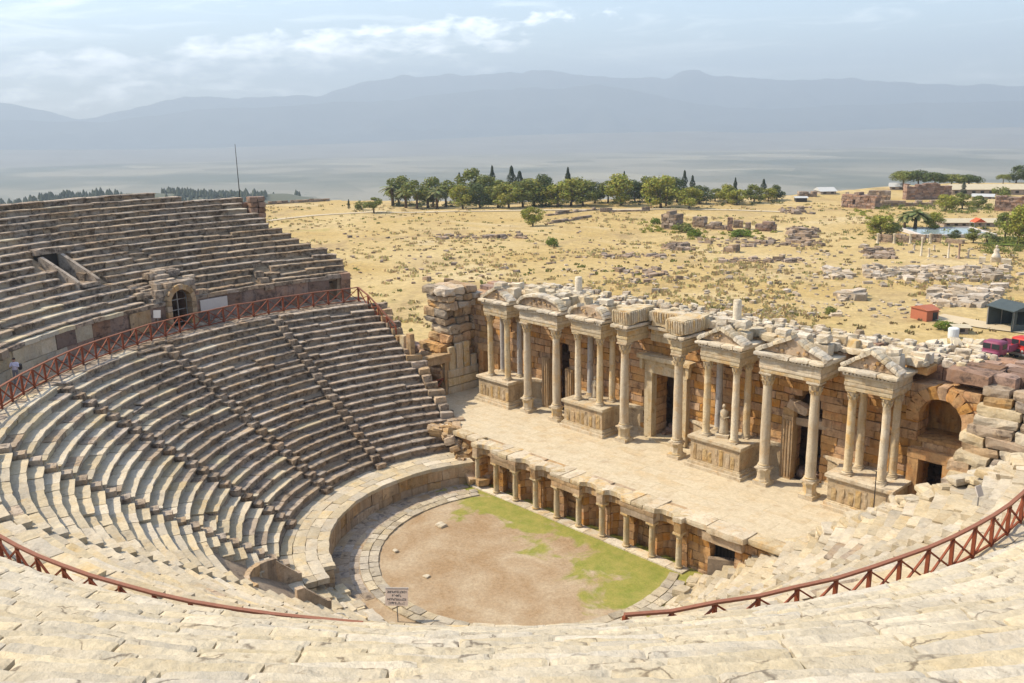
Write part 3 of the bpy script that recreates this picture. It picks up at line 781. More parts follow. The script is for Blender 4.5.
# ------------------------------------------------------------------ ruined wall and pole on the crest
cw = thing('ruined_wall', 'broken red-brown block wall with a taller end pillar on the crest of the upper seats', 'wall', PA(45.0, 176.5, 20))
g = MB(); rg = random.Random(3)
for k in range(4):
    a = 181.5
    while a > 172.6:
        da = rg.uniform(.9, 1.7)
        if k < 3 or rg.random() < .3:
            am = R_(a-da/2); er = Vector((math.cos(am), math.sin(am), 0)); et = Vector((-math.sin(am), math.cos(am), 0))
            top = 19.35 + (.45 if a < 176 else 0)
            g.rock(base+er*(44.9+rg.uniform(-.06,.06))+ez*(top-.9+.5*k), et, er, ez, (R_(da)*45.6-.02, .9, .49), (2,2,2), .06, .06, 1.4, jit=.02, rg=rg)
        a -= da
g.build('masonry', S_RUIN, cw)
g = MB(); am = R_(171.9); er = Vector((math.cos(am), math.sin(am), 0)); et = Vector((-math.sin(am), math.cos(am), 0))
for k in range(7):
    for q in range(2): g.rock(base+er*43.9+et*(q*.7-.35+rg.uniform(-.1,.1))+ez*(17.3+.53*k), et, er, ez, (.75, 1.2, .52), (2,2,2), .07, .07, 1.4, jit=.02, rg=rg)
g.build('end_pillar', S_RUIN, cw)
pb = PA(46.2, 172.9, 17.6)
g = MB(); g.tube([pb, pb+Vector((0,0,4)), pb+Vector((-.05,.0,8.2))], [.06,.05,.025], 6)
po = g.build('mast', M_DARK); tag(po, 'thin dark bare pole standing on the crest wall against the hazy valley', 'pole')

# ------------------------------------------------------------------ railings
RR = 29.95
_rd = [(-200,.4),(-160,.3),(-130,.15),(-105,.45),(-85,.75),(-48,1.02),(-30,.45),(-15,.05),(5,-.4),(20,-.5)]
def rail_R(a):                                         # the walkway is not a perfect circle
    for (a0, d0), (a1, d1) in zip(_rd, _rd[1:]):
        if a0 <= a <= a1: return RR+lerp(d0, d1, (a-a0)/(a1-a0))
    return RR
def railing(name, label, a_from, a_to, step=1.42, tail=()):
    r = thing(name, label, 'railing', PA(30, (a_from+a_to)/2, 11.74))
    n = max(2, int(abs(R_(a_to-a_from))*RR/step)); P = []
    for i in range(n+1):
        a = lerp(a_from, a_to, i/n); P.append(PA(rail_R(a), a, 11.72+rnd.gauss(0, .02)))
    P = P+[Vector(q) for q in tail]
    top = MB(); bot = MB()
    for i, p in enumerate(P):
        m = MB(); lean = Vector((rnd.gauss(0,.02), rnd.gauss(0,.02), 0))
        m.bar(p-Vector((0,0,.1)), p+Vector((0,0,1.24))+lean, .12, .12); m.build('post', M_WOOD, r)
    for i in range(len(P)-1):
        a, b = P[i], P[i+1]
        top.bar(a+Vector((0,0,1.29)), b+Vector((0,0,1.29)), .15, .075)
        bot.bar(a+Vector((0,0,.12)), b+Vector((0,0,.12)), .07, .07)
        m = MB(); off = (a-Vector((C.x, C.y, a.z))).normalized()*.05
        m.bar(a+Vector((0,0,1.2))-off, b+Vector((0,0,.12))-off, .075, .055)
        m.bar(b+Vector((0,0,1.2))+off, a+Vector((0,0,.12))+off, .075, .055)
        m.build('cross_brace', M_WOOD, r)
    top.build('handrail', M_WOODT, r); bot.build('bottom_rail', M_WOOD, r)
    return r
ends = [PA(R, a, z) for R, a, z in ((28.9, 163.6, 11.2), (27.7, 162.6, 10.4), (26.6, 161.6, 9.6), (25.6, 160.6, 8.9))]
railing('timber_railing', 'long crossed timber railing on the far walkway, curving down past the lower left corner', -51.6, 164.4-360, tail=ends)
railing('timber_railing', 'shorter sunlit crossed timber railing at right, running past the small blank sign', -36.9, 16)
# ------------------------------------------------------------------ stage platform
HS = 3.583
X_, Y_, Z_ = Vector((1,0,0)), Vector((0,1,0)), Vector((0,0,1))
def hole_cut(x0, x1, zm, holes):
    iv = [(x0, x1)]
    for h in holes:
        a, b, z0, z1 = h[:4]
        if not (z0 <= zm <= z1): continue
        if len(h) > 4:                                # arched head springing at h[4]
            zs = h[4]; r = (b-a)/2
            if zm > zs:
                q = 1-((zm-zs)/max(.01, z1-zs))**2
                if q <= 0: continue
                c = (a+b)/2; a, b = c-r*math.sqrt(q), c+r*math.sqrt(q)
        nv = []
        for p, q in iv:
            if b <= p or a >= q: nv.append((p, q)); continue
            if a > p: nv.append((p, a))
            if b < q: nv.append((b, q))
        iv = nv
    return [(p, q) for p, q in iv if q-p > .06]
def block_wall(mb, o, ex, L, z0, z1, th, course=.55, bl=1.1, holes=(), top=None, rg=rnd, amp=.03, jit=.02, m=None, seg=(2,1,2), r=.035, depthj=.04):
    ey = Vector((-ex.y, ex.x, 0)); z = z0
    while z < z1-.05:
        h = min(course*rg.uniform(.85, 1.18), z1-z); x = -rg.uniform(0, bl*.6)
        while x < L:
            w = bl*rg.uniform(.6, 1.5); a, b = max(0, x), min(L, x+w); x += w
            if b-a < .08: continue
            for p, q in hole_cut(a, b, z+h/2, holes):
                if top and z+h*.6 > top((p+q)/2): continue
                c = o+ex*((p+q)/2)+ey*(th/2+rg.gauss(0, depthj))+Z_*(z+h/2)
                mb.rock(c, ex, ey, Z_, (q-p-.012, th, h-.012), seg, r, amp, 1.7, m((p+q)/2, z, rg) if m else 0, jit, rg=rg)
        z += h
def lathe_col(mb, p, prof, n=16, wob=.012): mb.lathe(p, prof, n, wob=wob)

sp = thing('stage_platform', 'broad pale paved stage with a low colonnaded front facing the grassy orchestra', 'stage', (0, 3, 0))
rg = random.Random(21)
# paving
mb = MB(); y = 4.3
row = 0
while y < 13.0:
    dy = rg.uniform(.9, 1.25); x = -21.6-rg.uniform(0, .8)
    while x < 18.6:
        w = rg.uniform(1.0, 2.2)
        zt = HS+rg.gauss(0, .0025)
        mb.rock(Vector((x+w/2, y+dy/2, zt-.15)), X_, Y_, Z_, (w-.004, dy-.004, .3), (2,2,1), .004, .003, 1.2, 0, rg=rg)
        x += w
    y += dy
S_FLOOR = stone('pale_paving', (.57,.49,.35), (.52,.435,.30), dark=(.40,.31,.2), dark_amt=.24, warm=(.50,.37,.21), warm_amt=.5, isl=.02, bump=.2, pits=.15, scale=.7, flatsat=True)
mb.build('stage_floor', S_FLOOR, sp)
mb = MB(); mb.box2((-21.5, 5.2, -.9), (19.5, 13.1, HS-.32)); mb.build('platform_core', M_EARTH, sp)
# colonnaded front
YH = 2.9; XH = -.68; SX = 2.121
cols = [XH+SX*(i-4.5) for i in range(10)]
wl = MB(); en = MB(); cp = MB()
FLAT = {1: 'window', 4: 'door', 7: 'window2'}      # bays with a straight beam; the others are curved niches
def front_piece(mb, x0, x1, y0, y1, z0, z1, amp=.03, r=.03):
    mb.rock(Vector(((x0+x1)/2, (y0+y1)/2, (z0+z1)/2)), X_, Y_, Z_, (x1-x0, y1-y0, z1-z0), (max(2, int((x1-x0)/.5)), 2, 2), r, amp, 1.8, 0, rg=rg)
for b in range(9):
    xa, xb = cols[b], cols[b+1]; xm = (xa+xb)/2
    if b in FLAT:
        hl = []
        if FLAT[b] == 'door': hl = [(.95, 1.75, -1, 2.2)]
        elif FLAT[b].startswith('window'): hl = [(1.0, 1.7, 1.55, 2.2)]
        block_wall(wl, Vector((xa-.12, YH+1.15, 0)), X_, xb-xa+.24, -.3, 2.72, .55, .5, .9, hl, rg=rg, amp=.04)
        front_piece(en, xa-.30, xb+.30, YH-.28, YH+.30, 2.55, 2.98)
        front_piece(en, xa-.32, xb+.32, YH-.30, YH+1.5, 2.985, 3.26)
        n3 = 3
        for q in range(n3): front_piece(cp, lerp(xa-.36, xb+.36, q/n3), lerp(xa-.36, xb+.36, (q+1)/n3)-.02, YH-.31+rg.uniform(-.03,.06), YH+1.55, 3.265, HS+.02+rg.uniform(-.03,.03), .07, .06)
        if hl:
            d = MB(); d.box2((xa+.7, YH+1.6, 0), (xb-.2, YH+1.75, 2.5)); d.build('recess_shade', M_DARK, sp)  # dark plate behind the hole, shade put into its colour
    else:
        front_piece(en, xa+.1, xb-.1, YH+.75, YH+1.5, 3.2, HS-.012)
        n = 7
        for (z0, z1, in_, mat) in ((-.3, .5, 0, wl), (.5, 1.05, 0, wl), (1.05, 1.6, 0, wl), (1.6, 2.15, 0, wl), (2.15, 2.7, 0, wl)):
            for k in range(n):
                th = math.pi*(k+.5)/n; rr_ = SX/2-.16
                p = Vector((xm-math.cos(th)*rr_, YH+.42+math.sin(th)*.95, (z0+z1)/2)); q = Vector((-math.cos(th), math.sin(th), 0)).normalized()
                tg = Z_.cross(q)
                mat.rock(p+q*.2+q*rg.gauss(0,.02), tg, q, Z_, (.52, .42, z1-z0-.012), (2,1,2), .03, .035, 1.8, 0, rg=rg)
        for (z0, z1, pr) in ((2.71, 3.25, .0), (3.255, HS+.02, .14)):
            for k in range(n):
                th = math.pi*(k+.5)/n; rr_ = SX/2-.22
                p = Vector((xm-math.cos(th)*(rr_), YH+.06+math.sin(th)*.36, (z0+z1)/2)); q = Vector((-math.cos(th)*.4, math.sin(th)+.2, 0)).normalized(); tg = Z_.cross(q)
                (en if z0 < 3 else cp).rock(p+q*(.35-pr), tg, q, Z_, (.52, 1.0, z1-z0), (2,2,1), .03, .04, 1.8, 0, rg=rg)
# a block stands forward over each column between two niches
for b in (0, 3, 6, 9):
    front_piece(en, cols[b]-.28, cols[b]+.28, YH-.28, YH+.75, 2.55, 3.25, .05)
    front_piece(cp, cols[b]-.36, cols[b]+.36, YH-.30, YH+.9, 3.255, HS+.015, .06, .06)
# right end with a door under the stage, left end with a return wall
block_wall(wl, Vector((cols[9]-.1, YH+.6, 0)), X_, 7.0, -.3, 3.2, .6, .5, .9, [(2.0, 3.7, -1, 2.35)], rg=rg, amp=.05)
front_piece(en, cols[9]+1.5, cols[9]+4.3, YH+.2, YH+1.3, 2.5, 3.1, .05)
front_piece(cp, cols[9]-.4, cols[9]+1.9, YH+.1, YH+1.4, 3.2, HS+.02, .05, .05)
front_piece(cp, cols[9]+1.95, cols[9]+4.6, YH-.1, YH+1.4, 3.2, HS+.03, .06, .06)
front_piece(cp, cols[9]+4.65, cols[9]+7.4, YH+.3, YH+1.4, 3.2, HS+.01, .06, .06)
block_wall(wl, Vector((-15.4, YH+.9, 0)), X_, cols[0]+15.3, -.3, 3.25, .7, .52, .9, rg=rg, amp=.06)
block_wall(wl, Vector((cols[0]-.35, YH+.05, 0)), X_, .6, -.3, 2.6, .9, .5, .7, rg=rg, amp=.05)
x = -15.6
while x < cols[0]-.4:
    w_ = rg.uniform(1.0, 1.9); front_piece(cp, x, min(x+w_, cols[0]-.35)-.03, YH+.55+rg.uniform(-.15,.15), YH+1.5, 3.24, HS+.02, .06, .06); x += w_
wl.build('front_wall', S_WALL, sp); en.build('entablature', S_TAN, sp); cp.build('stage_edge', S_MARBLE, sp)
d = MB(); d.box2((cols[9]+1.6, YH+1.5, -.3), (cols[9]+4.0, YH+1.65, 2.6)); d.build('recess_shade', M_DARK, sp)  # near-black plate painted for the shade under the stage
g = MB()
for k in range(7): g.bar((cols[9]+2.05+.25*k, YH+.95, 0), (cols[9]+2.05+.25*k, YH+.95, 2.3), .035)
g.bar((cols[9]+2.0, YH+.95, 1.2), (cols[9]+3.6, YH+.95, 1.2), .05)
g.build('gate', M_DARK, sp)
# plinth kerb and the ten small columns
mb = MB(); x = cols[0]-.6
while x < cols[9]+.5:
    w_ = rg.uniform(1.1, 1.9); b_ = min(cols[9]+.6, x+w_)
    mb.rock(Vector(((x+b_)/2, YH-.02, .0)), X_, Y_, Z_, (b_-x-.02, .85, .26), (3,2,1), .03, .02, 1.6, 0, rg=rg); x = b_
mb.build('plinth', S_WHITE, sp)
for i, x in enumerate(cols):
    if i == 9: pass
    mb = MB(); p = Vector((x, YH, .12))
    lathe_col(mb, p, [(.24,0),(.24,.06),(.27,.08),(.27,.14),(.21,.17),(.20,.22),(.205,1.0),(.185,2.0)], 14)
    c_ = mb.build('column', S_MARBLE, sp, auto=40)
    k = MB(); k.lathe(p, [(.185,2.0),(.20,2.04),(.19,2.08),(.25,2.22),(.28,2.30)], 14, wob=.01)
    k.box((x, YH, .12+2.37), (.62, .62, .15), 0, seg=(2,2,1), r=.03, amp=.02); k.build('capital', S_MARBLE, c_)

# ------------------------------------------------------------------ stage building
sb = thing('stage_building', 'ruined columned stage facade of pale marble over orange masonry, with pediments and doorways', 'ruin', (0, 12, HS))
YC = 11.1; YW = 13.25; ZT = HS+7.79
POD = 2.29
rg = random.Random(33)
# rear wall with its five doorways and the arched niche at the right end
holes = [(-1.25, 1.25, -1, HS+5.25),
         (-12.45, -10.2, -1, HS+6.0, HS+5.2), (10.2, 12.45, -1, HS+6.2, HS+4.8),
         (-20.6, -18.9, -1, HS+3.7), (18.9, 20.7, -1, HS+3.75),
         (18.6, 21.2, 8.35, 11.35, 9.9)]
OX = -23.0
hl = [(h[0]-OX, h[1]-OX)+h[2:] for h in holes]
def wtop(x):
    xx = x+OX
    if xx > 18.2: return 12.0+.5*noise.noise(Vector((xx*.8, 0, 3)))-(.9*max(0, xx-21.5))
    if xx < -19: return 12.6
    return 12.75+.25*noise.noise(Vector((xx*.6, 1, 3)))
mb = MB()
block_wall(mb, Vector((OX, YW, 0)), X_, 46.5, HS-.1, 13.3, 1.5, .50, 1.35, hl, wtop, rg, .04, .008)
mb.build('rear_wall', S_WALL, sb)
# dark rooms behind: back wall, terrace of rubble over it
mb = MB(); block_wall(mb, Vector((OX, 17.6, 0)), X_, 50, 0, 12.6, 1.2, .9, 1.6, rg=rg, amp=.06); mb.build('back_wall', S_RUIN, sb)
mb = MB()
for xa, xb in ((-23.0, -13.2), (-9.3, -2.2), (2.2, 9.3), (13.2, 24.0)):
    n = int((xb-xa)/1.2)
    for k in range(n):
        for q in range(3): mb.rock(Vector((xa+(k+.5)*(xb-xa)/n, 15.15+.9*q, 12.35+rg.uniform(-.15,.15))), X_, Y_, Z_, ((xb-xa)/n, .95, 1.0), (2,2,1), .06, .1, 1.0, 0, rg=rg)
for xa, xb in ((-13.2, -9.3), (-2.2, 2.2), (9.3, 13.2)):
    n = 3
    for k in range(n):
        for q in range(3):
            if rg.random() < .75 or q == 0: mb.rock(Vector((xa+(k+.5)*(xb-xa)/n, 15.15+.9*q, 12.4+rg.uniform(-.15,.15))), X_, Y_, Z_, ((xb-xa)/n, .95, .8), (2,2,1), .06, .1, 1.0, 0, rg=rg)
mb.build('vault_fill', S_RUIN, sb)
# podiums: projecting pedestal between concave returns
def off_poly(P, d):
    out = []; n = len(P)
    for i in range(n):
        a, b, c = Vector(P[i-1]), Vector(P[i]), Vector(P[(i+1) % n])
        n1 = Vector(((b-a).y, -(b-a).x)).normalized(); n2 = Vector(((c-b).y, -(c-b).x)).normalized()
        m = (n1+n2); m = m.normalized() if m.length > 1e-6 else n1
        out.append(b+m*(d/max(.5, m.dot(n1))))
    return out
PEDS = [(-18.55, -14.75), (-8.15, -4.15), (4.15, 8.15), (14.55, 18.55)]
JAMB = [(-18.75, -13.05), (-9.6, -2.35), (2.35, 9.6), (13.05, 18.75)]
YF = 10.45
for (pa, pb), (ja, jb) in zip(PEDS, JAMB):
    P = []
    def arc(xp, xj, rev):
        pts = []
        for k in range(7):
            th = math.pi/2*k/6
            pts.append((xj+(xp-xj)*math.cos(th)*1.0, YC+.75+(YW-.08-YC-.75)*(math.sin(th))) if False else (xp+(xj-xp)*(1-math.cos(th)), YC+.75+(YW-.05-YC-.75)*math.sin(th)))
        return list(reversed(pts)) if rev else pts
    # counter-clockwise: front edge left to right, then the right return, the wall, the left return
    poly = [(pa, YF), (pb, YF)]
    poly += arc(pb, jb, False) if jb-pb > .3 else [(pb, YW-.05)]
    poly += arc(pa, ja, True) if pa-ja > .3 else [(pa, YW-.05)]
    die = MB(); die.prism(poly, HS-.05, HS+POD-.30)
    mould = MB(); mould.prism(off_poly(poly, .30), HS-.06, HS+.24); mould.prism(off_poly(poly, .17), HS+.235, HS+.44); mould.prism(off_poly(poly, .08), HS+.435, HS+.54)
    capm = MB(); capm.prism(off_poly(poly, .07), HS+POD-.31, HS+POD-.20); capm.prism(off_poly(poly, .17), HS+POD-.205, HS+POD-.005)
    pd = die.build('podium', stone('carved_podium_stone', (.50,.38,.22), (.43,.31,.17), dark=(.2,.14,.08), dark_amt=.3, warm=(.50,.30,.12), warm_amt=.6, isl=0, bump=1.0, stain=(.26,.18,.1)) if pa < -18 else bpy.data.materials['carved_podium_stone'], sb)
    # relief figures along the front of the pedestal: eroded carved band
    rl = MB(); x = pa+.25
    while x < pb-.3:
        w_ = rg.uniform(.22, .4); h_ = rg.uniform(.75, 1.15)
        rl.rock(Vector((x+w_/2, YF+.015, HS+.60+h_/2)), X_, Y_, Z_, (w_, .12, h_), (2,2,4), .05, .05, 4.0, 0, rg=rg); x += w_+rg.uniform(.05, .25)
    rl.build('relief', bpy.data.materials['carved_podium_stone'], pd)
    mould.build('base_moulding', S_MARBLE, pd); capm.build('cap_moulding', S_MARBLE, pd)

def big_column(x, y, z0, z1, r, mat, plinth=0.0, n=18, name='column'):
    zb = z0+plinth; H = z1-zb; ch = r*2.5
    mb = MB(); p = Vector((x, y, 0)); s_ = rg.uniform(-.004, .004)
    prof = [(r*1.02, zb+r*1.0), (r, zb+r*1.1)]
    for k in range(1, 9):
        u_ = k/8; prof.append((r*(1-.15*u_**1.6), zb+r*1.1+(H-ch-r*1.1)*u_))
    prof += [(r*.93, z1-ch+.02), (r*.93, z1-ch+.07)]
    mb.lathe(p, prof, n, wob=.018)
    c_ = mb.build(name, mat, sb, auto=50)
    k = MB(); k.box((x, y, zb+r*.17), (r*2.75, r*2.75, r*.34), 0, seg=(2,2,1), r=.03, amp=.02)
    k.lathe(p, [(r*1.3, zb+r*.34), (r*1.36, zb+r*.48), (r*1.3, zb+r*.6), (r*1.12, zb+r*.68), (r*1.1, zb+r*.78), (r*1.2, zb+r*.86), (r*1.16, zb+r*.98), (r*1.03, zb+r*1.02)], n, wob=.01)
    k.build('base', S_MARBLE, c_, auto=50)
    k = MB()                                               # leafy capital: two rings of leaves flaring to a hollow-sided slab
    k.lathe(p, [(r*.86, z1-ch+.06), (r*.92, z1-ch*.6), (r*1.05, z1-ch*.3), (r*1.2, z1-ch*.16)], n)
    for ring, (zz, rr_, hh, nn) in enumerate(((z1-ch*.80, .98, ch*.42, 8), (z1-ch*.48, 1.10, ch*.44, 8))):
        for q in range(nn):
            a = 2*math.pi*(q+.5*ring)/nn; d = Vector((math.cos(a), math.sin(a), 0)); tt = Z_.cross(d); up2 = (Z_+d*.35).normalized()
            k.rock(p+d*(r*rr_)+Z_*zz, tt, d, up2, (r*.52, r*.26, hh), (2,1,3), .03, .03, 5.0, rg=rg)
    k.box((x, y, z1-ch*.08), (r*2.7, r*2.7, ch*.16), 0, seg=(3,3,1), r=.04, amp=.03, freq=2.5)
    k.build('capital', S_MARBLE, c_)
    if plinth:
        k = MB(); k.box((x, y, z0+.13), (1.06, 1.06, .30), 0, seg=(2,2,1), r=.04, amp=.03)
        k.lathe(p, [(.55, z0+.28), (.52, z0+.34), (.44, z0+.42), (.43, z0+plinth-.28), (.50, z0+plinth-.16), (.52, z0+plinth+.01)], 8, wob=.03)
        k.build('pedestal', S_MARBLE, c_, auto=30)
FREE = [-13.0, -9.63, -2.48, 2.48, 9.63, 13.0]
for x in FREE: big_column(x, YC, HS, ZT, .345, S_MARBLE, 1.1)
PC = [-17.6, -15.45, -7.25, -4.95, 4.95, 7.25, 15.45, 17.6]
for i, x in enumerate(PC): big_column(x, YC, HS+POD, ZT, .265, S_WHITE if i in (7, 2, 5) else S_MARBLE, 0, 16)
for i, x in enumerate(PC): big_column(x, YC+1.45, HS+POD, ZT, .255, S_GREYM if i in (0, 1, 2, 4) else S_MARBLE, 0, 14)

# entablatures
def beam(mb, x0, x1, y0, y1, z0, z1, amp=.025, r=.03, freq=1.8):
    mb.rock(Vector(((x0+x1)/2, (y0+y1)/2, (z0+z1)/2)), X_, Y_, Z_, (x1-x0, y1-y0, z1-z0), (max(2, int((x1-x0)/.35)), max(2, int((y1-y0)/.5)), 2), r, amp, freq, 0, rg=rg)
def entablature(x0, x1, yf, ends=True):
    a = MB(); beam(a, x0, x1, yf, YW+.1, ZT+.005, ZT+.27, .012); beam(a, x0-.04, x1+.04, yf-.04, YW+.1, ZT+.272, ZT+.50, .012)
    beam(a, x0-.02, x1+.02, yf-.02, YW+.1, ZT+.502, ZT+.92, .03)
    e = a.build('entablature', S_MARBLE, sb)
    c = MB(); beam(c, x0-.14, x1+.14, yf-.14, YW+.1, ZT+.922, ZT+1.04, .012)
    x = x0-.08
    while x < x1: beam(c, x, x+.12, yf-.22, yf-.05, ZT+1.042, ZT+1.14, .0, .0); x += .24
    beam(c, x0-.06, x1+.06, yf-.08, YW+.1, ZT+1.041, ZT+1.142, .0)
    xx_ = x0-.36
    while xx_ < x1+.36:
        w2 = rg.uniform(.8, 1.6); x2 = min(x1+.36, xx_+w2); x2 = x1+.36 if x1+.36-x2 < .4 else x2
        beam(c, xx_, x2-.015, yf-.38+rg.uniform(-.03,.10), YW+.1, ZT+1.144, ZT+1.40+rg.uniform(-.06,.02), .07, .06, 2.6); xx_ = x2
    c.build('cornice', S_WHITE, e)
def recessed(x0, x1):
    a = MB(); beam(a, x0, x1, YW-.22, YW+.3, ZT-.1, ZT+.42, .02); beam(a, x0, x1, YW-.19, YW+.3, ZT+.422, ZT+.85, .04)
    e = a.build('entablature', S_MARBLE, sb)
    c = MB(); beam(c, x0, x1, YW-.52, YW+.3, ZT+.86, ZT+1.12, .04); c.build('cornice', S_WHITE, e)
G = [(-18.0, -15.05), (-13.45, -9.18), (-7.65, -4.55), (-2.95, -2.0), (2.0, 2.95), (4.55, 7.65), (9.18, 13.45), (15.05, 18.0)]
for x0, x1 in G: entablature(x0, x1, YC-.36)
for x0, x1 in ((-14.6, -13.85), (-8.75, -8.05), (-4.1, -3.35), (-1.6, 1.6), (3.35, 4.1), (8.05, 8.75), (13.85, 14.6)): recessed(x0, x1)

ZC = ZT+1.41
def pediment(x0, x1, h, kind='tri', broken=0.0, mat=S_MARBLE):
    yf = YC-.5; xm = (x0+x1)/2; hw = (x1-x0)/2+.3
    t_ = MB(); n = 12
    if kind == 'tri': pts = [(-hw+.1, 0), (hw-.1, 0), (0, h-.16)]
    else: pts = [(-hw+.1, 0)]+[(hw-.1, 0)]+[(math.cos(math.pi*k/n)*(hw-.15), math.sin(math.pi*k/n)*(h-.16)) for k in range(1, n)]
    t_.slab(pts, Vector((xm, yf+.38, ZC)), X_, Z_, Y_, .9, wob=.03)
    pd = t_.build('pediment', S_TAN, sb)
    c = MB()
    if kind == 'tri':
        for sg in (-1, 1):
            a = Vector((xm+sg*(hw+.05), yf+.55, ZC+.02)); b = Vector((xm+sg*.02, yf+.55, ZC+h)); m_ = 6
            for k in range(m_):
                if broken and sg > 0 and k >= m_*(1-broken): continue
                p, q = a.lerp(b, k/m_), a.lerp(b, (k+1)/m_)
                e_ = (q-p).normalized(); u_ = Y_.cross(e_)*(-1 if Y_.cross(e_).z < 0 else 1)
                c.rock((p+q)/2, e_, Y_, u_, ((q-p).length*1.01, .85, .28), (2,3,2), .05, .075, 2.4, 0, rg=rg)
    else:
        for k in range(n):
            t0, t1 = math.pi*k/n, math.pi*(k+1)/n
            if broken and abs((t0+t1)/2-math.pi/2) < broken: continue
            p = Vector((xm-math.cos(t0)*hw, yf+.55, ZC+.05+math.sin(t0)*(h-.1))); q = Vector((xm-math.cos(t1)*hw, yf+.55, ZC+.05+math.sin(t1)*(h-.1)))
            e_ = (q-p).normalized(); u_ = e_.cross(Y_)*-1
            c.rock((p+q)/2, e_, Y_, u_, ((q-p).length*1.06, .85, .28), (2,3,2), .05, .075, 2.4, 0, rg=rg)
    c.build('raking_cornice', S_WHITE, pd)
    # carved ornament in the gable
    o_ = MB()
    for k in range(9):
        o_.rock(Vector((xm+rg.uniform(-hw*.45, hw*.45), yf+.34, ZC+.2+rg.uniform(0, h*.35))), X_, Y_, Z_, (.22, .16, .2), (2,2,2), .07, .04, 5, rg=rg)
    o_.build('carving', S_TAN, pd)
pediment(-18.0, -15.05, 1.0, 'tri', .35)
pediment(-13.45, -9.18, 1.05, 'arc')
pediment(-7.65, -4.55, .95, 'arc', .55)
pediment(4.55, 7.65, 1.0, 'tri')
pediment(9.18, 13.45, 1.2, 'tri', .3)
pediment(15.05, 18.0, 1.15, 'tri')
# fluted second-storey blocks over the middle columns and between them
for x0, x1, yf, h in ((-3.35, -1.6, YC-.7, 1.08), (1.6, 3.35, YC-.7, 1.08), (-1.3, 1.3, YW-.75, .95)):
    mb = MB(); beam(mb, x0+.1, x1-.1, yf+.12, YW+.3, ZC+.0-(0 if h > 1.0 else .25), ZC+h, .12, .08, 1.6)
    k = int((x1-x0)/.24)
    for q in range(k):
        x = x0+.15+(x1-x0-.3)*(q+.5)/k
        mb.rock(Vector((x, yf+.10, ZC+h*.52)), X_, Y_, (Z_-Y_*.12).normalized(), (.17, .17, h*.86), (2,2,4), .07, .05, 3.0, 0, rg=rg)
    ks = int((YW-yf-.4)/.24)
    for q in range(ks):
        for xx in (x0+.08, x1-.08):
            mb.rock(Vector((xx, yf+.25+.24*q, ZC+h*.52)), X_, Y_, Z_, (.17, .17, h*.86), (2,2,4), .07, .025, 3.0, 0, rg=rg)
    mb.build('fluted_block', S_MARBLE, sb)
# stones of the vanished upper storey along the top
mb = MB(); 
def tops(x0, x1, y0, y1, z, hmin, hmax, n, sc=1.0):
    for k in range(n):
        w_ = rg.uniform(.5, 1.25); d_ = rg.uniform(.4, .9); h_ = rg.uniform(hmin, hmax)
        yaw = rg.gauss(0, .18); ex = Vector((math.cos(yaw), math.sin(yaw), 0)); ez = Vector((rg.gauss(0,.05), rg.gauss(0,.05), 1)).normalized(); ex = (ex-ez*ex.dot(ez)).normalized()
        mb.rock(Vector((rg.uniform(x0, x1), rg.uniform(y0, y1), z+h_/2-.06)), ex, ez.cross(ex), ez, (w_*sc, d_*sc, h_), (3,3,2), .08, .08, 1.9, rg.choice((0, 1, 2)), rg=rg)
for x0, x1 in G:
    if x1-x0 > 1.5:
        n = int((x1-x0)/1.1)
        for k in range(n):                                   # a course standing behind each gable
            x = x0+(k+.5)*(x1-x0)/n
            beam(mb, x-.52, x+.52, YC+.75+rg.uniform(-.1,.15), YC+1.7, ZC, ZC+rg.uniform(.5, 1.0), .10, .10, 2.2)
            if rg.random() < .5: beam(mb, x-.45, x+.4, YC+.8, YC+1.6, ZC+.85, ZC+rg.uniform(1.2, 1.45), .10, .10, 2.2)
tops(-18.5, 18.5, YW-.3, YW+1.3, 13.0, .25, .8, 150)
mb.build('upper_storey_stones', [S_WHITE, S_MARBLE, S_CREAM], sb)
mb = MB(); tops(-18, 21, YW+1.2, 18.6, 12.8, .2, .55, 620, .62); mb.build('terrace_stones', [S_WHITE, S_RUBGREY, S_CREAM], sb)
# great middle door
fr = MB()
for sg in (-1, 1): beam(fr, sg*1.6-.36, sg*1.6+.36, YW-.42, YW+.2, HS+.1, HS+5.25, .02)
beam(fr, -1.97, 1.97, YW-.42, YW+.2, HS+5.255, HS+5.95, .02)
beam(fr, -2.1, 2.1, YW-.5, YW+.2, HS+5.955, HS+6.35, .03)
f_ = fr.build('door_frame', S_MARBLE, sb)
c = MB(); beam(c, -2.45, 2.45, YW-.85, YW+.2, HS+6.355, HS+6.68, .04)
for sg in (-1, 1): c.rock(Vector((sg*2.12, YW-.5, HS+5.95)), X_, Y_, Z_, (.3, .42, .95), (2,2,3), .08, .03, 2.5, rg=rg)
c.build('door_cornice', S_MARBLE, f_)
c = MB(); beam(c, -1.5, 1.5, YW-.75, YW+1.5, HS-.03, HS+.16, .02); c.build('door_sill', S_MARBLE, f_)
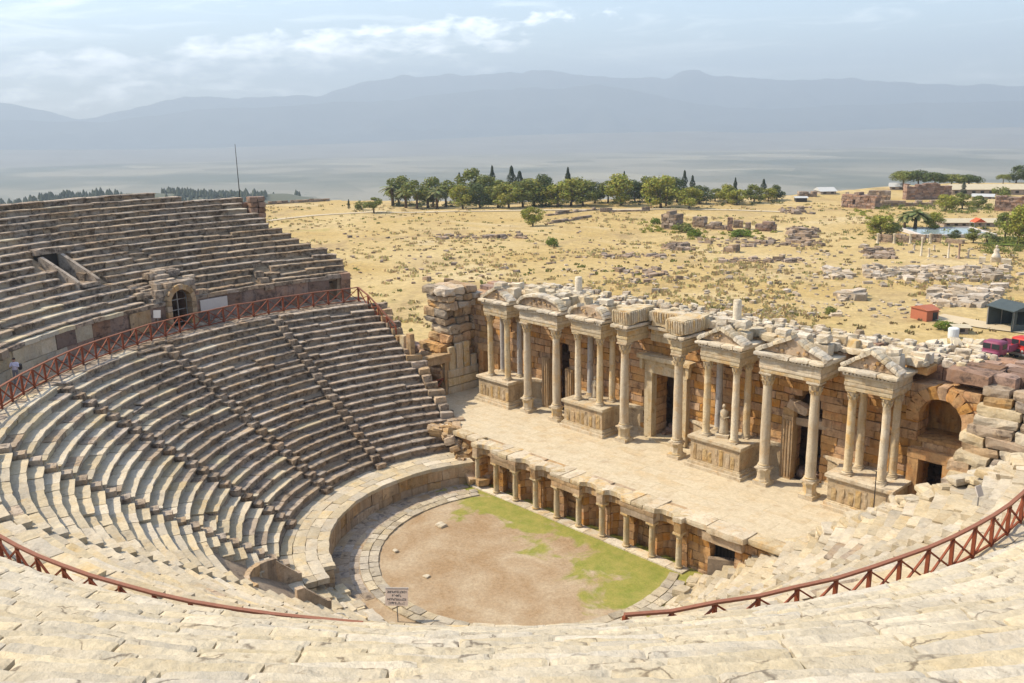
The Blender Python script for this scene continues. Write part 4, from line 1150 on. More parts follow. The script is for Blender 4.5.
# side doors: fluted jambs, the left with two, the right with a leaning broken lintel
fr = MB()
for x, h in ((-12.7, 4.4), (-9.95, 3.9)):
    beam(fr, x-.42, x+.42, YW-.38, YW+.3, HS, HS+h, .03)
    for q in (-.25, 0, .25): beam(fr, x+q-.07, x+q+.07, YW-.44, YW-.3, HS+.2, HS+h-.1, .01)
fr.build('door_frame', S_TAN, sb)
fr = MB(); beam(fr, 9.75, 10.6, YW-.38, YW+.3, HS, HS+4.5, .03)
for q in (-.22, 0, .22): beam(fr, 10.17+q-.07, 10.17+q+.07, YW-.44, YW-.3, HS+.2, HS+4.2, .01)
fr.rock(Vector((10.2, YW-.05, HS+4.75)), X_, Y_, Z_, (.85, .6, .6), (2,2,2), .1, .09, 1.7, rg=rg)
e_ = Vector((1, 0, .06)).normalized(); fr.rock(Vector((11.6, YW+.3, HS+4.15)), e_, Y_, e_.cross(Y_), (3.2, .6, .55), (5,2,2), .05, .05, 1.7, rg=rg)
fr.rock(Vector((10.9, YW-.2, HS+5.2)), Vector((.96,0,-.27)).normalized(), Y_, Vector((.27,0,.96)).normalized(), (1.5, .7, .6), (3,2,2), .1, .08, 1.7, rg=rg)
fr.build('door_frame', S_TAN, sb)
for x0, x1, h in ((-20.75, -18.75, 3.7), (18.75, 20.85, 3.75)):
    fr = MB()
    for x in (x0, x1): beam(fr, x-.42, x+.26, YW-.5, YW+.4, HS-.6, HS+h, .03)
    beam(fr, x0-.45, x1+.5, YW-.5, YW+.4, HS+h+.005, HS+h+.62, .03)
    fr.build('door_frame', S_WALL, sb)
# rubble inside the doorways
for cx, n in ((0, 24), (-11.3, 22), (11.3, 34), (19.8, 12)):
    mb = MB()
    for k in range(n):
        s_ = rg.uniform(.3, .85); yy = rg.uniform(YW+.6, 16.9)
        zz = HS+(yy-YW)*.33*rg.random()+rg.uniform(0, .3)
        yaw = rg.uniform(0, 3); mb.rock(Vector((cx+rg.uniform(-1.0, 1.0), yy, zz)), Vector((math.cos(yaw), math.sin(yaw), 0)), Vector((-math.sin(yaw), math.cos(yaw), 0)), Z_, (s_, s_*.7, s_*.7), (2,2,2), .1, .08, 1.7, rg=rg)
    mb.build('doorway_rubble', S_RUIN, sb)
# arch over the right end door
mb = MB()
for k in range(11):
    th = math.pi*k/10; p = Vector((19.9-math.cos(th)*1.62, YW+.3, 9.85+math.sin(th)*1.72)); rd = Vector((-math.cos(th), 0, math.sin(th)*1.0)).normalized(); tg = rd.cross(Y_)
    mb.rock(p, tg, Y_, rd, (.56, 1.0, .78), (2,2,2), .05, .05, 1.6, jit=.015, rg=rg)
mb.rock(Vector((19.9, YW+2.5, 9.7)), X_, Y_, Z_, (3.6, .4, 4.2), (4,1,4), .03, .06, 1.2, rg=rg)
mb.rock(Vector((19.9, YW+1.3, 8.2)), X_, Y_, Z_, (2.9, 2.4, .7), (4,2,2), .08, .09, 1.3, rg=rg)
mb.build('arch', S_WALL, sb)

# ------------------------------------------------------------------ things standing on the stage building
def statue(x, y, z, h, label, yaw, arm):
    o = thing('statue', label, 'statue', (x, y, z))
    s = h/1.9; b = MB(); b.box((x, y, z+.12), (.85*s, .8*s, .24), yaw, seg=(2,2,1), r=.03, amp=.02); b.build('plinth', S_MARBLE, o)
    fwd = Vector((math.sin(yaw), -math.cos(yaw), 0)); sd_ = Vector((math.cos(yaw), math.sin(yaw), 0)); p0 = Vector((x, y, z+.24))
    m = MB(); n = 20; rows = [(0,.30,.24,0),(.1,.31,.25,0),(.4,.27,.21,0),(.75,.25,.19,.01),(1.0,.24,.185,.02),(1.15,.22,.17,.02),(1.32,.25,.18,.0),(1.45,.25,.16,-.01),(1.52,.15,.12,0),(1.57,.07,.08,0),(1.62,.07,.08,.01),(1.66,.095,.11,.02),(1.74,.11,.125,.02),(1.82,.10,.115,.01),(1.88,.05,.06,.0)]
    pts = []
    for (zz, a, b_, f) in rows:
        for i in range(n):
            th = 2*math.pi*i/n; fold = 1+(.10*math.sin(9*th+zz*1.5) if zz < 1.2 else 0)*(1 if zz < 1.0 else .5)
            pts.append(p0+sd_*(a*s*math.cos(th)*fold)+fwd*(b_*s*math.sin(th)*fold+f*s)+Z_*(zz*s))
    F = [tuple(range(n-1, -1, -1))]
    for k in range(len(rows)-1):
        for i in range(n):
            j = (i+1) % n; F.append((k*n+i, k*n+j, (k+1)*n+j, (k+1)*n+i))
    F.append(tuple((len(rows)-1)*n+i for i in range(n)))
    m.add(pts, F)
    for sg in (-1, 1):
        sh = p0+sd_*(sg*.23*s)+Z_*(1.42*s)
        el_ = sh+sd_*(sg*.07*s)+fwd*(.05*s)-Z_*(.34*s); ha = el_+fwd*(.24*s)+(sd_*(-sg*.16*s))+Z_*((.06 if sg == arm else -.02)*s)
        m.tube([sh, el_, ha], [.075*s, .062*s, .05*s], 8)
    d = p0+sd_*(.05*s)+fwd*(.16*s); m.tube([d+Z_*1.35*s-sd_*.2*s, d+Z_*1.0*s, d+Z_*.62*s+sd_*.22*s], [.05*s,.07*s,.06*s], 7)
    m.build('figure', S_MARBLE, o, smooth=True)
statue(-6.1, YC+.72, HS+POD, 1.75, 'smaller draped stone figure standing between the left-hand pair of thin columns', .1, 1)
statue(6.0, YC+.55, HS+POD, 2.15, 'larger draped stone figure between thin columns, right of the middle doorway', .35, -1)
def stub(x, y, z, h, r, label):
    o = thing('column_stump', label, 'column stump', (x, y, z))
    m = MB(); m.lathe((x, y, z+.2), [(r, 0), (r*.98, h*.5), (r*.95, h-.05), (r*.8, h)], 14, wob=.02); m.build('drum', S_WHITE, o, auto=40)
    m = MB(); m.box((x, y, z+.1), (r*3.1, r*3.0, .22), .1, seg=(2,2,1), r=.04, amp=.03); m.build('base', S_WHITE, o)
def ontop(x, y, Y):
    d = ray(x, y); return CAM+d*((Y-CAM.y)/d.y)
p = ontop(578.5, 290.5, 12.4); stub(p.x, p.y, ZC+1.35, 1.15, .30, 'short white column stump on the facade top, left of the fluted blocks')
p = ontop(737, 316, 12.4); stub(p.x, p.y, ZC+1.2, 1.35, .29, 'short white column stump on the facade top, above the larger statue')
# measuring stake on the right-hand pedestal
m = MB(); q = Vector((17.75, YF-.42, HS)); m.tube([q, q+Vector((0,0,3.4))], .03, 6); m.tube([q+Vector((0,0,3.4)), q+Vector((-.75,-.1,3.5))], .025, 6)
m.tube([q+Vector((-.25,.2,0)), q+Vector((.25,-.2,0))], .03, 6)
tag(m.build('metal_stand', M_DARK), 'thin rusty metal stand with a short arm in front of the rightmost pedestal', 'stand')

# masonry round the arched door of the upper bank, so that the arch sits flush in it
_a = R_(ARCH_A); _er = Vector((math.cos(_a), math.sin(_a), 0)); _et = Vector((math.sin(_a), -math.cos(_a), 0))
mb = MB(); rg = random.Random(71)
block_wall(mb, Vector((C.x, C.y, 0))+_er*(RWU+.05)-_et*3.0, _et, 6.0, 11.4, 15.35, .8, .5, .9, [(1.95, 4.05, 11, 14.85, 13.75)], rg=rg, amp=.05,
           top=lambda q: 14.0+1.3*math.exp(-((q-3.0)/2.0)**4), m=lambda x, z, r: r.choice((0, 0, 1, 2)))
for k in range(26):
    u_ = rg.uniform(-2.9, 2.9); v_ = rg.uniform(.9, 2.7)
    if abs(u_) < 1.25 and v_ < 2.2 and False: continue
    mb.rock(Vector((C.x, C.y, 0))+_er*(RWU+v_)+_et*u_+Z_*(14.15+.5*v_*.9+(.5 if abs(u_) < 1.4 else -.25)), _et, _er, Z_, (rg.uniform(.7, 1.3), .8, .5), (3,2,2), .07, .06, 1.6, rg.choice((0, 1)), .02, rg=rg)
mb.build('arch_masonry', [S_GREY, S_MID, S_RUIN], up_)
# ------------------------------------------------------------------ left wing
lw = thing('wing_wall', 'side wall of the stage with a small framed doorway and pale upright slabs', 'wall', (-22, 9, HS))
rg = random.Random(44)
mb = MB()
block_wall(mb, Vector((-22.0, 3.6, 0)), Y_, 9.6, HS-.4, HS+2.6, .9, .62, 1.2, [(3.75, 5.75, -1, HS+2.95)], rg=rg, amp=.04, top=lambda x: HS+(3.1 if x > 5.5 else 1.2+x*.35))
mb.build('masonry', S_TAN, lw)
mb = MB()
for y0, y1, h in ((9.75, 10.55, 4.3), (10.6, 11.45, 4.5), (11.5, 12.2, 4.55), (12.3, 13.1, 3.2)):
    mb.rock(Vector((-21.9, (y0+y1)/2, HS+h/2)), Y_, X_, Z_, (y1-y0-.05, .35, h), (3,1,6), .05, .06, 1.6, 0, rg=rg)
for k in range(3): mb.rock(Vector((-21.75, 11.3, HS+.35+.75*k)), Y_, X_, Z_, (3.6, .3, .7), (6,1,2), .03, .03, 1.6, 0, rg=rg)
mb.build('upright_slab', S_MARBLE, lw)
fr = MB()
for y0 in (7.0, 9.25): beam(fr, -22.35, -21.75, y0, y0+.45, HS, HS+3.0, .02)
fr.rock(Vector((-22.05, 8.35, HS+3.30)), Y_, X_, Z_, (3.1, .75, .58), (6,2,2), .03, .02, 1.7, rg=rg)
fr.rock(Vector((-22.1, 8.4, HS+3.70)), Y_, X_, Z_, (3.3, .95, .2), (6,2,1), .03, .02, 1.7, rg=rg)
f_ = fr.build('door_frame', S_TAN, lw)
g = MB()
for a, b in (((7.5, 0), (9.2, 1.5)), ((9.2, 0), (7.5, 1.5))): g.bar((-22, a[0], HS+a[1]), (-22, b[0], HS+b[1]), .1)
g.bar((-22, 7.45, HS+1.5), (-22, 9.25, HS+1.5), .1); g.build('barrier', M_WOOD, f_)
pr = thing('ruined_pier', 'tall broken pier of piled brown and grey blocks behind the left stage doorway', 'ruin', (-23.5, 11.5, HS))
mb = MB(); z = HS-.5; k = 0
while z < 12.9:
    h = rg.uniform(.5, .85); u_ = (z-HS)/9.3
    x0, x1 = -25.2-.3*math.sin(z*2), -22.35+.25*math.sin(z*1.7)+(.3 if u_ > .75 else 0); y0, y1 = 8.6+2.0*min(1, u_*1.1)-.9*max(0, u_-.62)*3+rg.uniform(-.45,.45), 13.1+rg.uniform(-.1,.3)
    y = y0
    while y < y1:
        w_ = rg.uniform(.5, 1.5)
        for q in range(2):
            mb.rock(Vector((x0+(q+.5)*(x1-x0)/2+rg.uniform(-.15,.15), y+w_/2, z+h/2)), Y_, X_, Z_, (w_-.03, (x1-x0)/2+.1, h-.02), (3,3,3), .14, .17, 1.5, 0 if rg.random() < .55 else (1 if u_ > .5 else 2), .03, rg=rg)
        y += w_
    z += h
mb.build('blocks', [S_TAN, S_RUBGREY, S_WALL], pr)
sw = thing('broken_wall', 'low earth-brown ruined wall just left of the tall pier', 'ruin', (-26, 7.5, 2))
mb = MB(); block_wall(mb, Vector((-31.5, 10.4, 0)), X_, 6.0, -.5, 7.4, 1.1, .7, 1.2, rg=rg, amp=.08, top=lambda x: 6.3+.2*x); mb.build('masonry', S_RUIN, sw)
for (x, y, h, lab) in ((412.0, 378, 4.3, 'tall thin upright stone post nearest the left stage doorway'), (405.5, 377, 4.1, 'upright stone post standing second from the left stage doorway'), (398, 371, 3.2, 'broad pale upright stone slab beside the two thin stone posts')):
    p = ontop(x, y, 6.0); m = MB()
    m.rock(Vector((p.x, p.y, p.z-.3+h/2)), X_, Y_, Z_, (.62 if h > 3.5 else 1.0, .5, h), (2,2,6), .05, .05, 1.6, 0, rg=rg)
    tag(m.build('stone_post', S_MARBLE if h < 4.2 else S_TAN), lab, 'stone post')
# steps of rubble between the seat ends and the stage
def rubble_pile(name, label, cat, pts, mat, size=(.4, .9), seed=1, kind=None, flat=.65, tilt=.22):
    rg = random.Random(seed); mb = MB()
    for p in pts:
        s_ = rg.uniform(*size); yaw = rg.uniform(0, 3.1); ez = Vector((rg.gauss(0,tilt), rg.gauss(0,tilt), 1)).normalized(); ex = Vector((math.cos(yaw), math.sin(yaw), 0)); ex = (ex-ez*ex.dot(ez)).normalized()
        mb.rock(Vector(p)+Z_*s_*.2, ex, ez.cross(ex), ez, (s_*rg.uniform(.9, 1.6), s_*rg.uniform(.7, 1), s_*flat), (2,2,2), s_*.12, s_*.14, 1.3/s_, 0, rg=rg)
    o = mb.build(name, mat)
    if kind: tag(o, kind=kind)
    else: tag(o, label, cat)
    return o
rg = random.Random(9)
ana = thing('end_wall', 'stepped block wall closing the far end of the lower seat rows beside the stage', 'wall', (-17, 5, 2))
mb = MB()
for i in range(N_LOW):
    R = R0_L+RUN_L*i; a = end_left(R)-math.degrees(.3/R); p = PA(R, a)
    zt = Z0_L+RISE_L*(i+1)
    for q in range(max(1, int((zt+.6)/.6))):
        zz = zt-.3-.6*q
        if zz < -.6: break
        er = (p-Vector((C.x, C.y, 0))).normalized(); et = Vector((-er.y, er.x, 0))
        mb.rock(Vector((p.x, p.y, zz))+et*-1*rg.uniform(.2, .5), et, er, Z_, (rg.uniform(.8,1.5), RUN_L+.05, .6), (3,2,2), .09, .10, 1.5, rg.choice((0,1,1,2)), .02, rg=rg)
mb.build('masonry', [S_TAN, S_GREY, S_MID], ana)
pts = []
for k in range(70):
    x = rg.uniform(-16.5, -9.8); y = rg.uniform(3.0, 4.6); z_ = lerp(3.3, .6, sstep(-14.5, -10.5, x))-(4.6-y)*.2; pts.append((x, y-.2, z_))
rubble_pile('rubble_heap', 'tan block heap between the far seat ends and the stage corner', 'rubble', pts, S_TAN, (.5, 1.0), 4)
# ------------------------------------------------------------------ right wing
rwg = thing('wing_ruin', 'collapsed right wing of the stage, big tumbled blocks stepping up beside the arch', 'ruin', (24, 13, 4))
mb = MB(); rg = random.Random(15)
def rwz(x): return lerp(5.4, 12.6, sstep(21.2, 27.0, x))
for k in range(15):                                   # the stepped flight of long blocks
    u_ = k/14; z = 5.2+7.4*u_; y = 10.2+.2*k+rg.uniform(-.12,.12); x0 = 20.5+.13*k+rg.uniform(-.3,.3)
    x = x0
    while x < 30.5:
        w_ = rg.uniform(1.3, 2.6)
        if not (x > 25.5 and rg.random() < .25):
            mb.rock(Vector((x+w_/2, y+.9, z-.35)), Vector((1, rg.gauss(0,.04), rg.gauss(0,.03))).normalized(), Y_, Z_, (w_-.05, 2.0, .62), (4,3,2), .16, .14, 1.1, rg.choice((0,0,2,2,1)), .03, rg=rg)
        x += w_
mb.build('stepped_blocks', [S_CREAM, S_TAN, S_MID], rwg)
mb = MB()
for k in range(46):
    x = rg.uniform(20.8, 31); y = rg.uniform(14.0, 18.5); z = 12.2+.6*rg.random(); s_ = rg.uniform(.9, 2.0)
    mb.rock(Vector((x, y, z)), Vector((1, rg.gauss(0,.15), 0)).normalized(), Y_, Z_, (s_*1.3, s_*.8, .8), (3,2,2), .12, .1, 1.1, 0, .02, rg=rg)
block_wall(mb, Vector((21.4, 14.9, 0)), X_, 11, 2.0, 12.0, 1.6, .8, 1.5, rg=rg, amp=.08)
mb.build('wall_blocks', S_RUIN, rwg)
mb = MB()
for k in range(60):
    x = rg.uniform(17.6, 23.5); y = rg.uniform(9.6, 12.2); z = 3.4+max(0, x-18.5)*.36+rg.uniform(-.1,.2); s_ = rg.uniform(.4, 1.0)
    yaw = rg.uniform(0,3); mb.rock(Vector((x, y, z)), Vector((math.cos(yaw), math.sin(yaw), 0)), Vector((-math.sin(yaw), math.cos(yaw), 0)), Z_, (s_*1.3, s_, s_*.7), (2,2,2), .1, .1, 1.3, 0, rg=rg)
mb.build('fallen_blocks', S_CREAM, rwg)
# earth and broken seat stones between the right seat ends and the stage
pts = []
for k in range(260):
    R = rg.uniform(15, 31); a = end_right(R)+rg.uniform(-1.5, 4.0); p = PA(R, a); pts.append((p.x, p.y, Z0_L+.70*(R-R0_L)-rg.uniform(.1, .5)-max(0, a-end_right(R))*.25))
rubble_pile('rubble_heap', 'slope of pale broken seat stones along the right edge of the stage', 'rubble', pts, S_CREAM, (.5, 1.1), 6, flat=.4, tilt=.1)
mb = MB(); V = []; F = []
for i in range(20):
    R = 14.2+i*.95
    for j in range(5):
        a = end_right(R)-1.5+2.6*j; z = Z0_L+.70*(R-R0_L)-.45-.62*j*j*.35; p = PA(R, a); V.append(Vector((p.x, p.y, max(z, -.6))))
for i in range(19):
    for j in range(4): F.append((i*5+j, i*5+j+1, i*5+j+6, i*5+j+5))
mb.add(V, F); o = mb.build('bank', M_EARTH); tag(o, kind='structure')

S_CREAM2 = stone('worn_paving', (.50,.43,.31), (.40,.335,.235), patch=(.34,.29,.22), dark=(.17,.13,.09), dark_amt=.25, isl=.16, bump=.8)
# ------------------------------------------------------------------ orchestra
def orchestra():
    V = []; F = []; n = 96; nr = 40
    cx, cy = .1, -2.0
    V.append(Vector((cx, cy, .03)))
    for k in range(1, nr+1):
        for i in range(n):
            a = 2*math.pi*i/n; r = 13.95*k/nr; x, y = cx+r*math.cos(a), cy+r*math.sin(a)
            y = min(y, 3.9); V.append(Vector((x, y, .02+.05*fbm(x, y, .25, 3)+(.02 if r < 9 else 0))))
    for i in range(n): F.append((0, 1+i, 1+(i+1) % n))
    for k in range(nr-1):
        for i in range(n):
            j = (i+1) % n; F.append((1+k*n+i, 1+(k+1)*n+i, 1+(k+1)*n+j, 1+k*n+j))
    m, nt, b = newmat('orchestra_earth_and_grass'); t = NT(nt); co = t.n('ShaderNodeTexCoord').outputs['Object']
    c = t.mix(t.ramp(t.noise(co, .28, 6, .65, .3), .38, .64), (.33,.225,.125), (.44,.35,.235))
    c = t.mix(.75, c, t.ramp(t.noise(co, 5, 8, .75), .25, .75, (.55,.52,.5,1), (1.3,1.3,1.3,1)), 'MULTIPLY')
    sx = t.n('ShaderNodeSeparateXYZ'); t.L(co, sx.inputs[0])
    wig = t.noise(co, .33, 6, .6, .5)
    # grass grows in a belt along the stage front and towards the right
    ys = t.math('SUBTRACT', 2.6, sx.outputs[1])
    belt = t.math('SUBTRACT', 1.12, t.math('MULTIPLY', ys, .155))
    belt = t.math('ADD', belt, t.math('MULTIPLY', t.math('MAXIMUM', t.math('SUBTRACT', sx.outputs[0], 3.0), 0), .085))
    gsum = t.math('ADD', belt, t.math('MULTIPLY', t.math('SUBTRACT', wig, .5), 3.4))
    g = t.ramp(gsum, .55, .85)
    gr = t.mix(t.ramp(t.noise(co, .9, 7, .7), .35, .65), (.185,.215,.03), (.32,.28,.07))
    gr = t.mix(.7, gr, t.ramp(t.noise(co, 9, 8, .75), .25, .75, (.55,.55,.5,1), (1.3,1.3,1.2,1)), 'MULTIPLY')
    c = t.mix(t.math('MULTIPLY', g, .92), c, gr)
    t.L(c, b.inputs['Base Color'])
    bm = t.n('ShaderNodeBump'); bm.inputs['Strength'].default_value = .7; bm.inputs['Distance'].default_value = .05; t.L(t.noise(co, 7, 8, .7), bm.inputs['Height']); t.L(bm.outputs[0], b.inputs['Normal'])
    mb = MB(); mb.add(V, F); o = mb.build('orchestra_floor', m, smooth=True); tag(o, kind='structure')
    # ring of pale paving round the earth floor
    mb = MB(); rg = random.Random(2)
    for Rr, w_ in ((9.6, .62), (10.25, .58)):
        a = 150.0
        while a < 380:
            da = math.degrees(rg.uniform(.55, 1.2)/Rr); am = R_(a+da/2)
            p = Vector((cx+math.cos(am)*(Rr+w_/2), cy+math.sin(am)*(Rr+w_/2), -.02+rg.gauss(0,.015)))
            if p.y < 2.0: mb.rock(p, Vector((-math.sin(am), math.cos(am), 0)), Vector((math.cos(am), math.sin(am), 0)), Z_, (R_(da)*Rr-.005, w_-.005, .28), (3,2,1), .03, .035, 1.6, 0, rg=rg)
            a += da
    mb.build('paving', S_CREAM2); tag(bpy.data.objects['paving'], kind='structure')
    mb = MB()
    for Rr in (10.86, 11.5, 12.1):
        a = 155.0
        while a < 260:
            da = math.degrees(rg.uniform(.6, 1.1)/Rr); am = R_(a+da/2)
            p = Vector((cx+math.cos(am)*(Rr+.3), cy+math.sin(am)*(Rr+.3), -.09+rg.gauss(0,.012)))
            if p.y < 2.2: mb.rock(p, Vector((-math.sin(am), math.cos(am), 0)), Vector((math.cos(am), math.sin(am), 0)), Z_, (R_(da)*Rr-.005, .64, .26), (2,2,1), .03, .03, 1.6, 0, rg=rg)
            a += da
    o = mb.build('paving', S_MID); tag(o, kind='structure')
    # a few pale stones lying on the floor
    for x, y, s_, lab in ((441, 526, .75, 'flat pale stone lying on the orchestra floor near the grass, the far one'), (426.5, 577, .42, 'small white stone lying alone on the bare brown orchestra floor'), (395.5, 551.5, .4, 'small pale stone near the left edge of the orchestra floor')):
        p = gp(x, y, .05); m = MB(); m.rock(p+Z_*.06, X_, Y_, Z_, (s_, s_*.8, s_*.35), (3,3,2), s_*.15, s_*.1, 3, 0, rg=rg)
        tag(m.build('loose_stone', S_WHITE), lab, 'stone')
orchestra()
# ------------------------------------------------------------------ trees
def leafmat(name, c, hv=.35):
    m, nt, b = newmat(name); t = NT(nt); geo = t.n('ShaderNodeNewGeometry'); isd = geo.outputs['Random Per Island']
    hs = t.n('ShaderNodeHueSaturation'); hs.inputs['Color'].default_value = tuple(c)+(1,)
    t.L(t.math('MULTIPLY_ADD', isd, hv*2, 1-hv), hs.inputs['Value'])
    wn = t.n('ShaderNodeTexWhiteNoise'); wn.noise_dimensions = '1D'; t.L(isd, wn.inputs['W'])
    t.L(t.math('MULTIPLY_ADD', wn.outputs['Value'], .07, .465), hs.inputs['Hue'])
    t.L(hs.outputs[0], b.inputs['Base Color']); b.inputs['Roughness'].default_value = .7
    tr = t.n('ShaderNodeBsdfTranslucent'); t.L(hs.outputs[0], tr.inputs[0])
    mx = t.n('ShaderNodeMixShader'); mx.inputs[0].default_value = .25
    out = [n for n in nt.nodes if n.type == 'OUTPUT_MATERIAL'][0]
    t.L(b.outputs[0], mx.inputs[1]); t.L(tr.outputs[0], mx.inputs[2]); t.L(mx.outputs[0], out.inputs[0])
    return m
L_OLIVE = leafmat('olive_leaves', (.20,.215,.055)); L_YEL = leafmat('yellow_green_leaves', (.30,.30,.055)); L_DARK = leafmat('dark_leaves', (.10,.125,.045))
L_CYP = leafmat('cypress_leaves', (.045,.06,.032)); L_PALM = leafmat('palm_fronds', (.19,.20,.07)); L_BRIGHT = leafmat('bright_leaves', (.15,.20,.03))
def leaf(mb, p, s, rg, nrm=None):
    n = nrm or Vector((rg.gauss(0,1), rg.gauss(0,1), rg.gauss(0,1)+.5)).normalized()
    a = n.orthogonal().normalized(); th = rg.uniform(0, 6.28); b = n.cross(a); a, b = a*math.cos(th)+b*math.sin(th), b*math.cos(th)-a*math.sin(th)
    w_, h_ = s*rg.uniform(.6, 1.1), s*rg.uniform(.6, 1.1)
    mb.add([p-a*w_*.5, p+b*h_*.45+n*.1*s, p+a*w_*.5, p-b*h_*.45+n*.1*s], [(0,1,2,3)])
def crown_clumps(mb, H, W, base, seed, nclump=13, leaves=90, s=.42, flat=1.0):
    rg = random.Random(seed)
    for k in range(nclump):
        th = rg.uniform(0, 6.28); v = rg.uniform(0, 1)
        env = math.sin(math.pi*min(1, .18+.74*v))**.7
        rad = W*.5*env*math.sqrt(rg.uniform(.15, 1))*.74
        c = Vector((math.cos(th)*rad, math.sin(th)*rad, base+(H-base)*(.10+.78*v)))
        cr = W*rg.uniform(.15, .25)
        for q in range(leaves):
            d = Vector((rg.gauss(0,1), rg.gauss(0,1), rg.gauss(0,1)*.8)).normalized()
            leaf(mb, c+d*cr*rg.uniform(.55, 1.05)*Vector((1,1,flat)).length/math.sqrt(2+flat*flat), s*rg.uniform(.7,1.3), rg, (d+Vector((rg.gauss(0,.5), rg.gauss(0,.5), rg.gauss(0,.5)))).normalized())
def proto_broad(seed, lm, H=8.0, W=6.5, base=1.3, n=16):
    tr = MB(); rg = random.Random(seed)
    tr.tube([(0,0,-.4),(.05,.02,base*.7),(.12*rg.gauss(0,1),.1,base*1.3),(.2*rg.gauss(0,1),.15,H*.6)], [.30,.22,.17,.07], 7)
    for k in range(5):
        th = 1.26*k+rg.uniform(0,.6); z0 = base*rg.uniform(.9, 1.5)
        tr.tube([(.05,.03,z0), (math.cos(th)*W*.18, math.sin(th)*W*.18, z0+1.0), (math.cos(th)*W*.34, math.sin(th)*W*.34, z0+2.0+rg.uniform(0,.8))], [.12,.08,.035], 5)
    cr = MB(); crown_clumps(cr, H, W, base, seed, n, 130, .5)
    return (tr, cr, lm)
def proto_cyp(seed, lm, H=10.0, W=2.8):
    tr = MB(); tr.tube([(0,0,-.4),(0,0,H*.6)], [.2,.05], 6); cr = MB(); rg = random.Random(seed)
    for k in range(1500):
        v = rg.random()**.85; z = .5+(H-.5)*v; r = W*.62*(min(1, v*5+.35))*(1-v)**.6*(1+.22*math.sin(z*2.1+seed)+.25*noise.noise(Vector((z*.9, seed, rg.random()*.3)))); th = rg.uniform(0, 6.28)
        rr_ = r*math.sqrt(rg.uniform(.45, 1.05)); d = Vector((math.cos(th), math.sin(th), .5))
        leaf(cr, Vector((math.cos(th)*rr_, math.sin(th)*rr_, z)), .42*rg.uniform(.7,1.3), rg, d.normalized())
    return (tr, cr, lm)
def proto_umbrella(seed, lm, H=9.0, W=9.0):
    tr = MB(); rg = random.Random(seed); tr.tube([(0,0,-.4),(.1,0,H*.45),(.0,.1,H*.62)], [.32,.24,.18], 7)
    for k in range(6):
        th = 1.05*k; tr.tube([(0,.05,H*.5), (math.cos(th)*W*.2, math.sin(th)*W*.2, H*.64), (math.cos(th)*W*.36, math.sin(th)*W*.36, H*.76)], [.14,.09,.04], 5)
    cr = MB()
    for k in range(30):
        th = rg.uniform(0, 6.28); rad = W*.42*math.sqrt(rg.random()); c = Vector((math.cos(th)*rad, math.sin(th)*rad, H*(.80-.14*(rad/W/.4)**2)+rg.uniform(-.2,.5)))
        for q in range(95):
            d = Vector((rg.gauss(0,1), rg.gauss(0,1), rg.gauss(0,1))).normalized(); leaf(cr, c+Vector((d.x*1.6, d.y*1.6, d.z*1.7-.5)), .5*rg.uniform(.7,1.3), rg, d)
    return (tr, cr, lm)
def proto_palm(seed, lm, H=6.5, W=4.6):
    tr = MB(); rg = random.Random(seed); tr.tube([(0,0,-.4),(.05,0,H*.4),(.1,.05,H*.72)], [.32,.24,.22], 8); cr = MB()
    for k in range(34):
        th = rg.uniform(0, 6.28); el_ = rg.uniform(-.5, 1.35); L = W*.5*rg.uniform(.85, 1.15); pr = None
        c0 = Vector((.1,.05,H*.74)); d = Vector((math.cos(th), math.sin(th), 0)); pts = []
        for q in range(6):
            u_ = q/5; pts.append(c0+d*(L*math.cos(el_)*u_+.05)+Vector((0,0,L*math.sin(el_)*u_-L*.55*u_*u_)))
        sd_ = d.cross(Z_)
        V = []; 
        for q, p in enumerate(pts):
            w_ = .42*math.sin(math.pi*(.12+.8*q/5)); V += [p-sd_*w_-Z_*.12, p, p+sd_*w_-Z_*.12]
        F = []
        for q in range(5):
            for h_ in (0, 1): F.append((q*3+h_, q*3+h_+1, q*3+h_+4, q*3+h_+3))
        cr.add(V, F)
    return (tr, cr, lm)
def proto_bush(seed, lm, H=2.2, W=4.0):
    tr = MB(); tr.tube([(0,0,-.3),(.1,0,H*.5)], [.12,.05], 5); cr = MB(); crown_clumps(cr, H, W, .1, seed, 10, 80, .36); return (tr, cr, lm)
PROT = {'broad': [proto_broad(1, L_OLIVE), proto_broad(2, L_YEL, 7.5, 6.8), proto_broad(3, L_DARK, 8, 7, 1.1), proto_broad(4, L_OLIVE, 8, 5.6, 2.3, 12)],
        'dark': [proto_broad(13, L_DARK, 8, 7.2, 1.1)], 'cypress': [proto_cyp(5, L_CYP), proto_cyp(6, L_CYP, 10, 4.0)], 'umbrella': [proto_umbrella(7, L_OLIVE), proto_umbrella(8, L_DARK)],
        'palm': [proto_palm(9, L_PALM), proto_palm(10, L_PALM)], 'bush': [proto_bush(11, L_BRIGHT), proto_bush(12, L_OLIVE)], 'yellow': [proto_broad(14, L_YEL, 7, 6.4, 1.2)]}
HN = {'broad': 8.0, 'dark': 8.0, 'cypress': 10.0, 'umbrella': 9.0, 'palm': 6.5, 'bush': 2.2, 'yellow': 7.0}
NAME = {'broad': 'broadleaf_tree', 'dark': 'broadleaf_tree', 'cypress': 'cypress_tree', 'umbrella': 'umbrella_pine', 'palm': 'palm_tree', 'bush': 'bush', 'yellow': 'broadleaf_tree'}
CAT = {'broad': 'tree', 'dark': 'tree', 'cypress': 'cypress', 'umbrella': 'pine', 'palm': 'palm', 'bush': 'bush', 'yellow': 'tree'}
_pm = {}
